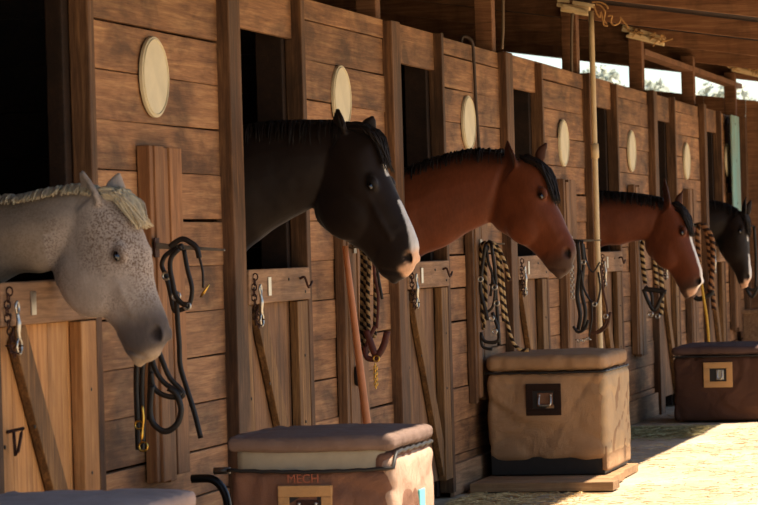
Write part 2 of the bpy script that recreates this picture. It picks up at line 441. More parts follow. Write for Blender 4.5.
# ------------------------------------------------------------------ oval plaques
PL={1:'large pale oval plaque on the planks above the grey horse',2:'pale oval plaque just behind the black horse ears',3:'pale oval plaque between the dark cable and the second opening',
    4:'pale oval plaque on the planks left of the cream pipe',5:'pale oval plaque above the neck of the blazed bay horse',6:'pale oval plaque above the ears of the blazed bay horse',7:'narrow pale oval plaque beside the teal board'}
pc=[(155,77),(342,98),(469,123),(564,143),(632,151),(687,161),(728,160)]
for i,(px,py) in enumerate(pc):
    k=i+1; c=atX(px,py,.014); r=root('oval_plaque',(c.x,c.y,c.z),PL[k],'plaque','oval plaques along the stall front')
    mb=MB(); n=48; w,h=.185,.158
    rings=[]
    for (xx,sc) in ((.004,.97),(.004,1.0),(.016,1.0),(.018,.985)):
        rings.append([(xx,c.y+w*sc*cos(2*pi*j/n),c.z+h*sc*sin(2*pi*j/n)) for j in range(n)])
    mb.loft(rings); bd_=mb.build('board',M['plaque'],r)
    mb=MB(); mb.tube([(.019,c.y+w*.93*cos(2*pi*j/n),c.z+h*.93*sin(2*pi*j/n)) for j in range(n)],.004,6,closed=True); mb.build('rim',M['plaque'],bd_,smooth=True)

# ------------------------------------------------------------------ horses
def catlist(st,n): return cr(st,n)
def horse(name,k,label,neck,head,ears,eye,nostril,yaw,coat,vox,mane,dz=0):
    Yk=Y0(k)+.774
    # neck stations: rump first
    body=[(-2.62,1.22,1.02,.10),(-2.5,1.36,.92,.22),(-2.2,1.50,.82,.29),(-1.8,1.50,.72,.32),(-1.35,1.46,.66,.33),(-.95,1.52,.70,.30),(-.68,1.55,.80,.26)]
    st=[]
    for x,zt,zb,hw in body: st.append([x,Yk,zt, x+.0,Yk,zb, hw])
    for (tx,ty,bx,by,hw) in neck:
        a=atY(tx,ty,Yk); b=atY(bx,by,Yk); st.append([a.x,Yk,a.z,b.x,Yk,b.z,hw])
    hd=V(st[-1][:3])-V(st[-2][:3]); st=cr(st,6)
    N=28; mb=MB(); rings=[]
    for q in st:
        t=V(q[:3]); b=V(q[3:6]); c=(t+b)/2; u=(t-b)/2; hw=q[6]; ring=[]
        for j in range(N):
            a=2*pi*j/N; ca,sa=cos(a),sin(a)
            e=.82
            X=abs(sa)**e*(1 if sa>0 else -1); Z=abs(ca)**.95*(1 if ca>0 else -1)
            wf=1-.45*max(0,ca)**2            # narrow crest
            ring.append(c+u*Z+V((0,1,0))*hw*X*wf)
        rings.append(ring)
    mb.loft(rings)
    crest=[V(q[:3]) for q in st]
    q=st[-1]; t=V(q[:3]); b=V(q[3:6]); ud=(t-b).normalized(); fd=ud.cross(V((0,1,0))); fd=fd if fd.x>0 else -fd
    mb.ell((t+b)/2,((t-b).length/2*.97,q[6]*.88,.085),18,12,axes=(ud,V((0,1,0)),fd))
    # head plane
    p0=atY((head[0][0]+head[0][2])/2,(head[0][1]+head[0][3])/2,Yk)
    h=V((cos(yaw),sin(yaw),0)); n=V((-sin(yaw),cos(yaw),0))
    hs=[]
    for (fx,fy,bx,by,hw) in head:
        a=onplane(fx,fy,p0,n); b=onplane(bx,by,p0,n); hs.append([*a,*b,hw])
    hs=cr(hs,6); rings=[]
    m=len(hs)
    for i,q in enumerate(hs):
        t=V(q[:3]); b=V(q[3:6]); c=(t+b)/2; u=(t-b)/2; hw=q[6]; s=i/(m-1); ring=[]
        for j in range(N):
            a=2*pi*j/N; ca,sa=cos(a),sin(a)
            X=abs(sa)**.8*(1 if sa>0 else -1); Z=abs(ca)**.85*(1 if ca>0 else -1)
            if s<.65: wf=1+.10*ca-.30*max(0,ca)**6   # forehead broad, nasal ridge rounded
            else: wf=1-.12*ca
            ring.append(c+u*Z+n*hw*X*wf)
        rings.append(ring)
    mb.loft(rings)
    # rounded ends (poll, lips)
    q=hs[0]; t=V(q[:3]); b=V(q[3:6]); mb.ell((t+b)/2,((t-b).length/2*.98,q[6]*.95,.07),16,10,axes=((t-b).normalized(),n,(t-b).normalized().cross(n)))
    q=hs[-1]; t=V(q[:3]); b=V(q[3:6]); mb.ell((t+b)/2,((t-b).length/2,q[6]*.95,.022),16,10,axes=((t-b).normalized(),n,(t-b).normalized().cross(n)))
    # cheeks
    ib=int(m*.30); q=hs[ib]; t=V(q[:3]); b=V(q[3:6]); cheek=b+(t-b)*.40; ra=(t-b).length*.36
    for sd in (-1,1): mb.ell(cheek+n*sd*q[6]*.52,(ra,q[6]*.56,ra*1.12),16,12,axes=((t-b).normalized(),n,(t-b).normalized().cross(n)))
    # brow ridges, eyes
    def near(px,py,off): return onplane(px,py,p0-n*off,n)
    fi=min(range(m),key=lambda i:abs((V(hs[i][:3])+V(hs[i][3:6])).z/2-near(eye[0],eye[1],.09).z))
    hw=hs[fi][6]
    e=near(eye[0],eye[1],hw*.90); e2=e+n*2*hw*.90
    fwd=(V(hs[-1][:3])-V(hs[0][:3])).normalized(); up=n.cross(fwd); headlen0=(V(hs[-1][:3])-V(hs[0][:3])).length
    if up.x<0: up=-up
    for pt,sd in ((e,-1),(e2,1)):
        mb.ell(pt-fwd*.008+up*.010-n*sd*.012,(.038,.022,.026),14,8,axes=(fwd,n,up))
        mb.tube([pt+fwd*.03-up*.035-n*sd*.014,pt+fwd*headlen0*.22-up*.035-n*sd*.025,pt+fwd*headlen0*.36-up*.028-n*sd*.036],[.014,.018,.014],10)
    # nostril flare
    nh=hs[int(m*.9)][6]
    nl=near(nostril[0],nostril[1],nh*.80); nr=nl+n*2*nh*.80
    for pt,sd in ((nl,-1),(nr,1)): mb.ell(pt-n*sd*.012,(.030,.018,.025),12,8,axes=(fwd,n,up))
    # ears
    for (tip,base,w,sd) in ears:
        off=.06*sd
        B=onplane(base[0],base[1],p0-n*-off,n); T=onplane(tip[0],tip[1],p0-n*-(off*1.15),n)
        ax=(T-B); L=ax.length; d=ax.normalized()
        wd=(h*.85+n*sd*.5); wd=(wd-d*wd.dot(d)).normalized(); nd=d.cross(wd)
        if nd.dot(n)*sd<0: nd=-nd
        er=[]
        for i in range(12):
            s=i/11; prof=[.62,.8,.93,1,1,.96,.88,.77,.63,.47,.30,.12][i]*w*1.35
            c=B+d*(L*(s*1.08-.08))-wd*(.012*sin(s*pi)); ring=[]
            th=.008+.003*(1-s)
            for j in range(9):            # outer skin
                a=-1.15+2.3*j/8; ring.append(c+wd*sin(a)*prof+nd*((cos(a)-.6)*prof*-.55-th))
            for j in range(9):            # inner skin
                a=1.15-2.3*j/8; ring.append(c+wd*sin(a)*prof*.9+nd*((cos(a)-.6)*prof*-.55+th))
            er.append(ring)
        mb.loft(er)
    # chin
    q=hs[int(m*.93)]; t=V(q[:3]); b=V(q[3:6]); mb.ell(b+(t-b)*.12,(.036,q[6]*.62,.026),14,8,axes=(fwd,n,up))
    # legs
    for sx,lx in ((-.16,-.72),(.16,-.72)):
        mb.tube(cr([(lx,Yk+sx,1.0),(lx+.02,Yk+sx,.75),(lx+.02,Yk+sx*.9,.48),(lx,Yk+sx*.9,.25),(lx+.02,Yk+sx*.9,.13),(lx+.05,Yk+sx*.9,.06),(lx+.06,Yk+sx*.9,.0)],3),
                [.13,.115,.10,.085,.072,.06,.056,.05,.045,.036,.036,.038,.045,.04,.042,.05,.056,.06,.064],12)
        mb.tube(cr([(-2.25,Yk+sx,1.1),(-2.18,Yk+sx,.86),(-2.38,Yk+sx*.95,.60),(-2.46,Yk+sx*.95,.50),(-2.42,Yk+sx*.95,.28),(-2.38,Yk+sx*.95,.12),(-2.34,Yk+sx*.95,.0)],3),
                [.19,.18,.165,.14,.115,.10,.08,.062,.056,.052,.046,.042,.04,.042,.046,.044,.05,.058,.064],12)
    # tail root + hair is part of the hair child
    src=bpy.data.objects.new('tmp',mb.mesh('tmp')); COL.objects.link(src)
    r=src.modifiers.new('r','REMESH'); r.mode='VOXEL'; r.voxel_size=vox; r.use_smooth_shade=True
    sm=src.modifiers.new('s','SMOOTH'); sm.factor=.5; sm.iterations=4
    dg=bpy.context.evaluated_depsgraph_get(); ev=src.evaluated_get(dg); me=bpy.data.meshes.new_from_object(ev,depsgraph=dg)
    bpy.data.objects.remove(src)
    # sculpt + coat
    lipT=V(hs[-1][:3]); lipB=V(hs[-1][3:6]); q9=hs[int(m*.80)]; mouth=[lipT+(lipB-lipT)*.55,V(q9[3:6])+(V(q9[:3])-V(q9[3:6]))*.14]
    headlen=((lipT+lipB)/2-p0).dot(fwd)
    ca=me.color_attributes.new('coat','FLOAT_COLOR','POINT')
    earbase=[onplane(b_[0],b_[1],p0,n) for (_,b_,_,_) in ears]
    org=V((-.75,Yk,0.0))
    nrms=[v.normal.copy() for v in me.vertices]
    for v in me.vertices:
        c=v.co.copy()
        inhead=(c-p0).dot(fwd)
        for pt,sd in ((nl,-1),(nr,1)):
            dv=c-pt; d=sqrt(((dv.dot(fwd)-.25*dv.dot(up))/.026)**2+((dv.dot(up)+.25*dv.dot(fwd))/.015)**2)
            if d<1.3 and abs(dv.dot(n))<.05: v.co -= n*sd*.028*max(0,1-(d/1.3)**2)
        if inhead>headlen*.5:
            a,b2=mouth; ab=b2-a; t=max(0,min(1,(c-a).dot(ab)/ab.length_squared)); pp=a+ab*t; dv=c-pp; dv-=n*dv.dot(n)
            if dv.length<.014: v.co-= n*(1 if (c-p0).dot(n)>0 else -1)*.010*(1-dv.length/.014)
        if c.x>-.8:
            v.co += nrms[v.index]*(noise.noise(c*9+V((k,0,0)))*.0035+noise.noise(c*22)*.0015)
        # parameters for the coat
        s=(c-p0).dot(fwd)/headlen                     # 0 poll .. ~1 lips
        lat=(c-p0).dot(n)
        # distance in front of face line
        i2=max(0,min(m-1,int(round((s+.02)*(m-1)))))
        fl_=(V(hs[i2][:3])-c).dot(up)
        dn=min((c-nl).length,(c-nr).length)
        ca.data[v.index].color=coat(dict(c=c,s=s if (c.x>p0.x-.12) else -1,lat=lat,front=fl_,dn=dn,crest=min(((c-t).length for t in crest[36::2]),default=9) if c.x>-.8 else 9,de=min((c-e).length,(c-e2).length),ear=(c.z-p0.z),p0=p0))
    o=root('horse',tuple(org),label,'horse','horses looking out of their stalls')
    # the body is one mesh; the empty is only its anchor at the hooves
    me.transform(Matrix.Translation(-org)); me.materials.clear(); me.materials.append(M['coat_'+mane['mat']])
    ob=bpy.data.objects.new('body',me); COL.objects.link(ob); ob.parent=o
    for p in me.polygons: p.use_smooth=True
    for pt,sd in ((e,-1),(e2,1)):
        b=MB(); b.ell(pt+n*sd*.004+fwd*.004,(.019,.014,.012),16,12,axes=(fwd,n,up)); b.build('eye',M['eye'],o,smooth=True)
    # mane
    rnd=random.Random(k*13)
    b=MB(); cc=[t for t in crest if t.x>-.72]
    L=mane['len']
    for i in range(mane['n']):
        f=rnd.uniform(0,len(cc)-1.01); j=int(f); t=cc[j].lerp(cc[j+1],f-j)
        sd=-1 if rnd.random()<mane['near'] else 1
        w=.02*sd*rnd.random()
        l=L*rnd.uniform(.6,1.15); up_=mane['up']*rnd.uniform(.3,1.3)
        fx=rnd.uniform(-.3,.6)*l*.4
        pts=cr([t+V((0,w,-.012)),t+V((fx*.3,w+sd*.012,up_)),t+V((fx*.7,w+sd*(.04+.02*rnd.random()),up_*.4-l*.35)),t+V((fx,w+sd*(.055+.03*rnd.random()),-l))],3)
        rr=[.009,.010,.010,.009,.008,.007,.006,.005,.004,.0015]
        b.tube(pts,[x*.6 for x in rr],5,tint=rnd.random())
    b.tube(cc[::2],.011,6,tint=.4)
    b.build('mane',M['hair_'+mane['hair']],o,smooth=True)
    b=MB(); fp=V(hs[0][:3])
    for i in range(mane['fn']):
        a=fp+n*rnd.uniform(-.045,.045)+fwd*rnd.uniform(-.01,.03)+up*rnd.uniform(-.03,.005)
        l=mane['fl']*rnd.uniform(.6,1.15); k2=min(m-1,int(m*.02+m*l/headlen)); k1=int(k2*.5)
        e1=V(hs[k1][:3])+n*rnd.uniform(-.05,.05)+up*rnd.uniform(.008,.02+mane['fup']); e3=V(hs[k2][:3])+n*rnd.uniform(-.045,.045)+up*rnd.uniform(.004,.012+mane['fup']*.9)
        b.tube(cr([a,a*.5+e1*.5+up*.018,e1,e3],3),[.005,.006,.006,.006,.0055,.005,.004,.003,.0025,.001],5,tint=rnd.random())
    b.build('forelock',M['hair_'+mane['hair']],o,smooth=True)
    b=MB()
    for i in range(24):
        yy=Yk+rnd.uniform(-.05,.05)
        b.tube(cr([(-2.6,yy,1.27),(-2.74,yy,1.15),(-2.78,yy+rnd.uniform(-.05,.05),.8),(-2.74,yy+rnd.uniform(-.06,.06),.42)],3),[.012]*8+[.008,.003],5)
    b.build('tail',M['hair_'+mane['hair']],o,smooth=True)
    return o
def coatmat(name, speck=None, rough=.5):
    N=NT(name); at=N.n('ShaderNodeAttribute',attribute_name='coat').outputs['Color']
    pos=N.n('ShaderNodeTexCoord').outputs['Object']
    n=N.noise(N.mapv(pos,(1,1,1)),9,5,.6); st_=N.noise(N.mapv(pos,(60,60,16)),1.6,4,.6,.4); f=N.ramp(N.mix(.45,n,st_),[(.3,(.72,.72,.72,1)),(.7,(1.18,1.18,1.18,1))])
    col=N.mix(1.0,at,f,'MULTIPLY')
    if speck:
        s=N.noise(pos,150,3,.6,.0); s2=N.noise(pos,4,2)
        # flea bites: denser towards the cheek, thin on the neck
        m1=N.ramp(s,[(.48,(0,0,0,1)),(.58,(1,1,1,1))]); m2=N.ramp(s2,[(.38,(.15,.15,.15,1)),(.6,(1,1,1,1))])
        fm=N.mix(1.0,m1,m2,'MULTIPLY'); ff=N.n('ShaderNodeMath',operation='MULTIPLY'); ff.inputs[1].default_value=.85; N.l(fm,ff.inputs[0])
        al=N.n('ShaderNodeAttribute',attribute_name='coat').outputs['Alpha']
        f3=N.n('ShaderNodeMath',operation='MULTIPLY'); N.l(ff.outputs[0],f3.inputs[0]); N.l(al,f3.inputs[1])
        col=N.mix(f3.outputs[0],col,lin(speck))
    fine=N.noise(pos,220,3); N.bump(fine,.25,.003)
    N.fin(col,rough,0,.18)
    N.b.inputs['Sheen Weight'].default_value=.12; N.b.inputs['Sheen Roughness'].default_value=.4
    return N.m
M['coat_grey']=coatmat('coat_fleabitten_grey','58402f',.7)
M['coat_black']=coatmat('coat_black',None,.55)
M['coat_bay']=coatmat('coat_bay',None,.55)
M['hair_grey']=leafmat('hair_grey','8a7d68','d8c7a2')
M['hair_black']=leafmat('hair_black','0f0a08','1d130e')
M['hair_pale']=leafmat('hair_pale','9c9180','cdbf9f')
def mixc(a,b,t): t=max(0,min(1,t)); return [x+(y-x)*t for x,y in zip(a,b)]
def ss(a,b,x): t=max(0,min(1,(x-a)/(b-a))); return t*t*(3-2*t)
def coat_grey(p):
    c=lin('a4978d'); base=c[:3]
    base=mixc(base,lin('8b7b6b')[:3],ss(.05,-.2,p['c'].x-p['p0'].x)*.9 if p['s']<0.05 else 0)
    base=mixc(base,lin('463e3c')[:3],ss(.60,.85,p['s'])*.92)
    base=mixc(base,lin('cbb193')[:3],ss(.96,1.02,p['s'])*.55)
    base=mixc(base,lin('4f4440')[:3],ss(.04,.018,p['de'])*.8)
    base=mixc(base,lin('2c2422')[:3],ss(.028,.014,p['dn']))
    sp=1-ss(.6,.85,p['s']); sp*= (1 if p['s']>-.02 else .45)
    return base+[sp]
def coat_black(p):
    base=lin('1f1510')[:3]
    base=mixc(base,lin('0f0b0a')[:3],ss(.036,.018,p['de']))
    nz=abs(p['lat'])
    w=.012+.020*ss(.45,.9,p['s'])
    if p['s']>.2 and p['front']<.03: base=mixc(base,lin('d8d4cf')[:3],ss(w+.006,w,nz)*(1 if p['s']>.5 or p['s']<.3 else .0)*ss(.03,.012,p['front']))
    pk=max(ss(.86,.93,p['s'])*ss(.035,.015,p['front']),ss(.94,.99,p['s'])*ss(.075,.05,p['front'])); base=mixc(base,lin('dcae8c')[:3],pk)
    base=mixc(base,lin('1c1310')[:3],ss(.024,.016,p['dn']))
    return base+[1]
def mkbay(blaze, tone='7d3f20', nosepink=False):
    def f(p):
        base=lin(tone)[:3]
        base=mixc(base,lin('1c100b')[:3],ss(.07,.02,p['crest'])*.9)
        base=mixc(base,lin('3a2a22')[:3],ss(.74,.95,p['s'])*.9)
        base=mixc(base,lin('22130d')[:3],ss(.036,.018,p['de'])*.8)
        if blaze and p['s']>.3 and p['front']<.03: base=mixc(base,lin('e2dbd2')[:3],ss(.026,.018,abs(p['lat']))*ss(.03,.012,p['front']))
        if nosepink and p['s']>.92: base=mixc(base,lin('cfa488')[:3],ss(.93,.99,p['s'])*.8*ss(.075,.05,p['front']))
        base=mixc(base,lin('140c09')[:3],ss(.026,.012,p['dn']))
        if p['ear']>.02 and p['s']<.02: base=mixc(base,lin('1a0f0a')[:3],ss(.07,.16,p['ear'])*.7)
        return base+[1]
    return f

YAW=radians(-16)
horse('horse',1,'grey flea-bitten horse with a pale fluffy forelock',
  neck=[(-52,202,-62,345,.17),(-18,199,-20,300,.145),(20,198,16,275,.125),(50,192,46,272,.11),(76,188,60,262,.10),(98,190,70,255,.085)],
  head=[(108,190,62,244,.085),(134,220,58,272,.10),(147,250,66,293,.10),(152,282,88,305,.082),(160,305,112,324,.064),(166,321,123,342,.058),(167,336,130,356,.053),(160,349,139,361,.036)],
  ears=[((81,171),(95,204),.044,-1),((119,172),(119,196),.030,1)],eye=(117,255),nostril=(156,334),yaw=YAW,coat=coat_grey,vox=.0085,
  mane=dict(mat='grey',hair='pale',n=520,len=.022,near=.5,up=.010,fn=260,fl=.085,fup=.03))
horse('horse',2,'black horse with a white stripe down its nose',
  neck=[(205,142,205,330,.17),(235,130,238,262,.145),(262,124,262,238,.125),(290,122,288,221,.11),(318,122,306,211,.10),(342,122,318,205,.085)],
  head=[(352,124,318,200,.085),(376,141,318,219,.10),(386,170,330,232,.10),(396,192,350,243,.082),(406,213,367,255,.066),(414,231,377,268,.06),(418,248,384,277,.055),(415,265,394,280,.036)],
  ears=[((337,108),(342,131),.036,-1),((374,116),(369,132),.029,1)],eye=(370,185),nostril=(408,258),yaw=YAW,coat=coat_black,vox=.0085,
  mane=dict(mat='black',hair='black',n=320,len=.10,near=.35,up=.004,fn=160,fl=.15,fup=.012))
horse('horse',3,'bay horse with a black forelock and no white on its face',
  neck=[(372,190,372,330,.17),(392,176,395,280,.145),(412,168,421,257,.125),(440,158,445,247,.11),(472,151,466,234,.10),(505,152,486,224,.085)],
  head=[(526,156,490,216,.085),(545,175,497,228,.10),(553,199,512,238,.10),(560,213,527,247,.082),(566,226,539,257,.066),(572,238,547,267,.06),(575,250,552,273,.054),(572,263,560,276,.036)],
  ears=[((507,140),(513,166),.042,-1),((547,142),(540,162),.026,1)],eye=(541,195),nostril=(567,253),yaw=YAW,coat=mkbay(False,'66341c'),vox=.009,
  mane=dict(mat='bay',hair='black',n=300,len=.06,near=.35,up=.012,fn=180,fl=.16,fup=.012))
horse('horse',5,'bay horse with a white blaze and lowered head',
  neck=[(570,196,572,300,.17),(585,193,590,262,.145),(600,192,602,247,.125),(620,193,620,245,.115),(642,195,636,241,.10),(664,199,648,240,.085)],
  head=[(676,203,646,236,.085),(686,221,647,251,.10),(691,237,656,262,.10),(695,250,666,268,.082),(699,261,673,277,.066),(702,271,679,287,.06),(702,281,682,294,.054),(697,290,686,296,.036)],
  ears=[((664,177),(668,203),.032,-1),((683,190),(679,206),.026,1)],eye=(682,232),nostril=(698,281),yaw=YAW,coat=mkbay(True,'61321d',True),vox=.011,
  mane=dict(mat='bay',hair='black',n=320,len=.085,near=.8,up=.006,fn=160,fl=.14,fup=.012))
horse('horse',7,'farthest horse, black with a pink and white muzzle',
  neck=[(684,206,684,280,.17),(697,203,698,255,.145),(708,201,710,244,.125),(718,202,715,241,.115),(728,205,718,239,.10),(738,210,720,238,.085)],
  head=[(742,212,716,237,.085),(747,225,720,251,.10),(748,240,727,261,.10),(749,253,733,269,.082),(750,262,736,275,.066),(751,270,738,280,.06),(751,277,740,284,.054),(748,284,743,287,.036)],
  ears=[((746,196),(744,213),.03,-1),((752,199),(748,214),.026,1)],eye=(740,231),nostril=(747,277),yaw=YAW,coat=coat_black,vox=.013,
  mane=dict(mat='black',hair='black',n=240,len=.08,near=.6,up=.006,fn=120,fl=.12,fup=.01))

# ------------------------------------------------------------------ hook bars and tack
def YH(k): return Y0(k)+(2.045 if k==1 else 2.2)
HL={1:'flat iron hook bar holding the black leather halter',2:'short pale hook bar behind the black horse jaw',3:'pale hook bar holding the tan rope coil',4:'hook bar beside the cream pipe',5:'hook bar holding the rope below the blazed bay throat',6:'hook bar left of the far black horse',7:'hook bar right of the far black horse'}
ZH={1:1.412,2:1.40,3:1.38,4:1.385,5:1.40,6:1.48,7:1.48}
for k in range(1,8):
    y=YH(k); z=ZH[k]; L={1:.272,2:.14,3:.14,4:.2,5:.14,6:.14,7:.14}[k]
    r=root('hook_bar',(.06,y,z),HL[k],'hook','hook bars on the batten boards')
    mb=MB(); x0=.062 if k<7 else .085; dz=-.012 if k==1 else 0.0
    mb.hexa([(x0,y-.012,z-.012),(x0+L,y-.004,z-.004+dz*2),(x0+L,y+.004,z-.004+dz*2),(x0,y+.012,z-.012),(x0,y-.012,z+.012),(x0+L,y-.004,z+.004+dz*2),(x0+L,y+.004,z+.004+dz*2),(x0,y+.012,z+.012)])
    mb.build('arm',M['iron'],r,bevel=.002)
    mb=MB(); mb.box((x0-.0015,y-.03,z-.045),(x0+.004,y+.03,z+.03)); mb.build('mounting_plate',M['rust'] if k==1 else M['iron'],r)
class Tack:
    """polylines given as photo points, laid in the plane across the hook bar"""
    def __init__(s,k,dy=0): s.Y=YH(k)+dy
    def p(s,q,dy=0): w=atY(q[0],q[1],s.Y); return V((max(w.x,.072),s.Y+dy,w.z))
    def line(s,pts,n=5,closed=False,dy=0,amp=0):
        c=cr([list(s.p(q,dy)) for q in pts],n,closed); m=len(c)
        return [V(q)+V((0,amp*sin(i*1.1),0)) for i,q in enumerate(c)]
def strap(mb,pts,w=.012,closed=False): mb.tube(pts,w*1.05,8,closed=closed,flat=.35)
def ringat(mb,c,r,tr=.004): link(mb,c,r,(1,0,0),(0,0,1),tr)
def strapn(mb,pts,w): strap(mb,pts,w*.8)
# stall 1: halter on the bar
T=Tack(1,-.028)
o=root('halter',tuple(T.p((180,250))),'black leather halter hung on the iron bar beside the grey horse nose','halter','tack hung along the stall front')
mb=MB(); strapn(mb,T.line([(170,247),(174.6,243),(183,239),(191,242.5),(197,248),(199.6,258)],5,dy=-.004),.013); mb.build('crown_strap',M['leather'],o,smooth=True)
mb=MB(); strapn(mb,T.line([(177,248),(166,255),(161.8,265),(166,276),(170,292),(174,310),(180,310),(189,305),(192,289),(187.6,270),(184,250)],5),.011); mb.build('cheek_strap',M['leather'],o,smooth=True)
mb=MB(); strapn(mb,T.line([(180,249),(173,257),(171.5,268),(174,282),(177,295),(183,303),(189,305)],5,dy=-.02),.012); mb.build('throat_strap',M['leather'],o,smooth=True)
mb=MB(); strapn(mb,T.line([(177,296),(178.5,325),(180,345),(181,366),(188,390),(195,412),(201.5,438)],5,dy=-.01),.0125); mb.build('lead_strap',M['leather'],o,smooth=True)
mb=MB(); strapn(mb,T.line([(199,256),(202.7,272),(203,288)],5),.006); mb.build('cord',M['leather'],o,smooth=True)
mb=MB(); mb.tube([T.p((209,284.5)),T.p((204,292)),T.p((200.5,297))],[.003,.006,.004],8); mb.build('cord_tag',M['brass'],o,smooth=True)
for q,r in (((167,276),.014),((177,296),.016),((188,306),.013)):
    mb=MB(); ringat(mb,T.p(q,-.012),r,.0045); mb.build('ring',M['steel'],o,smooth=True)
mb=MB(); strap(mb,[T.p((181,247))+V((0,.015*cos(a),.012*sin(a))) for a in [i*pi/5 for i in range(10)]],.008,True); mb.build('keeper',M['leather'],o,smooth=True)
# stall 1: lower bundle
T=Tack(1,-.36)
o=root('bridle',tuple(T.p((150,400))),'dark leather bridle bundle with a brass snap below the grey horse muzzle','bridle','tack hung along the stall front')
for pts,w in (([(150,345),(138,356),(134.5,380),(135,415),(137,450)],.013),([(152,345),(143,360),(141,390),(142,425),(141,452)],.013),([(154,345),(150,362),(149,390),(148,420)],.013),
              ([(156,346),(162,362),(169,378),(181,391),(180,397),(165,396),(153,388),(150,372)],.012),([(150,352),(155,370),(163,382),(174,390),(181,395)],.012)):
    mb=MB(); strapn(mb,T.line(pts,5,dy=random.uniform(-.03,.02)),w); mb.build('strap',M['leather'],o,smooth=True)
mb=MB(); strapn(mb,T.line([(152,385),(150,409),(153,423),(165,431.5),(177,424),(181,409),(176,394),(168,388)],5),.014); mb.build('noseband',M['leather'],o,smooth=True)
mb=MB(); mb.tube(T.line([(145,405),(146,418),(145,430),(144,440)],4,dy=-.035),[.003,.005,.005,.005,.006,.006,.005,.005,.005,.007,.008,.005,.003],8)
ringat(mb,T.p((141.5,424.5),-.035),.015,.004); ringat(mb,T.p((146,446),-.035),.017,.004); mb.build('snap',M['brass'],o,smooth=True)
mb=MB(); mb.tube([V((.062,T.Y,T.p((150,345)).z)),T.p((152,345)),T.p((157,343))],.006,8); mb.build('hanger',M['iron'],o,smooth=True)
# stall 2
T=Tack(2,-.05)
o=root('lead_rope',tuple(T.p((366,300))),'coiled black and tan lead rope under the black horse chin','rope','tack hung along the stall front')
for i,pts in enumerate(([(352,245),(361,252),(361,300),(361,345),(365,352),(368,345),(367,300),(366,255)],[(352,245),(364,250),(365.5,300),(364.5,352)],[(354,245),(373,255),(376,300),(375,338)],[(354,245),(370,252),(369,290),(370,330)])):
    mb=MB(); mb.tube(T.line(pts,7,dy=.02-.016*i),.0105,10); mb.build('rope_loop',M['rope_bw'],o,smooth=True)
o=root('halter',tuple(T.p((380,340),-.06)),'maroon leather halter with a brass chain hanging below the black horse chin','halter','tack hung along the stall front')
for pts,w,m_ in (([(377,246),(377,270),(381,298),(379.5,328)],.007,'maroon'),([(378,246),(381,276),(385,299)],.007,'leather'),([(369,330),(374,344),(379,355),(386,346),(390,331)],.016,'maroon'),([(368,346),(369.5,357),(379.5,357),(389,340)],.013,'maroon'),([(369,352),(371,340),(378,326)],.010,'maroon')):
    mb=MB(); strap(mb,T.line(pts,5,dy=-.06),w); mb.build('strap',M[m_],o,smooth=True)
mb=MB()
for i in range(9): link(mb,T.p((378+.08*i,365+i*2.6),-.06),.0095,(1,0,0) if i%2 else (0,1,0),(0,0,1),.0028,1.2)
mb.build('chain',M['brass'],o,smooth=True)
mb=MB(); ringat(mb,T.p((379.5,358),-.07),.014); mb.build('ring',M['brass'],o,smooth=True)
mb=MB(); mb.tube([V((.062,T.Y-.06,T.p((377,247)).z)),T.p((379,246),-.06)],.005,8); mb.build('hanger',M['iron'],o,smooth=True)
o=root('hoof_brush',tuple(T.p((351,374))),'small dark brush hanging behind the orange tool handle','brush')
mb=MB(); mb.ell(T.p((351,376)),(.028,.025,.05),12,8); mb.build('bristles',M['rubber'],o,smooth=True)
mb=MB(); mb.tube([T.p((352,368)),T.p((355,355)),T.p((357,340))],.005,6); mb.build('loop',M['leather'],o,smooth=True)
# stall 3
T=Tack(3,-.058)
o=root('lead_rope',tuple(T.p((485,300))),'long tan and black twisted rope looped below the bay horse throat','rope','tack hung along the stall front')
for i,pts in enumerate(([(486,242),(477,247),(474,270),(474.5,300),(477,325),(481,328),(485,303),(485,264),(488,243)],[(490,242),(481,250),(479,275),(480,305),(482,322)],[(488,241.5),(496,246),(502,270),(505.7,311),(512,339),(519.5,349),(529,350)],[(490,242),(499,248),(506,264),(510,281)],[(492,243),(498,254),(500.5,280),(503,300),(505,322)])):
    mb=MB(); mb.tube(T.line(pts,7,dy=.02-.014*i),.0105,10); mb.build('rope_loop',M['rope_tan'],o,smooth=True)
o=root('halter',tuple(T.p((496,300),-.05)),'black halter with silver links inside the tan rope loops','halter','tack hung along the stall front')
for pts,w in (([(488,244),(484,272),(483,290),(487,306),(490,320)],.015),([(493,244),(497,275),(498,300),(500,325),(501,345)],.014),([(488,246),(490,262),(494,276),(492,296)],.012),([(481,334),(487,341),(496,342),(501,338),(499,325),(494,312)],.014),([(478,332),(484,346),(494,349)],.012),([(494,276),(497,290),(495,306),(489,312)],.011)):
    mb=MB(); strap(mb,T.line(pts,5,dy=-.055+random.uniform(-.02,.01)),w*.68); mb.build('strap',M['leather'],o,smooth=True)
for q in ((483,279),(497,287),(499,303),(494,318),(497,331)):
    mb=MB(); ringat(mb,T.p(q,-.075),.014,.0045); mb.build('ring',M['steel'],o,smooth=True)
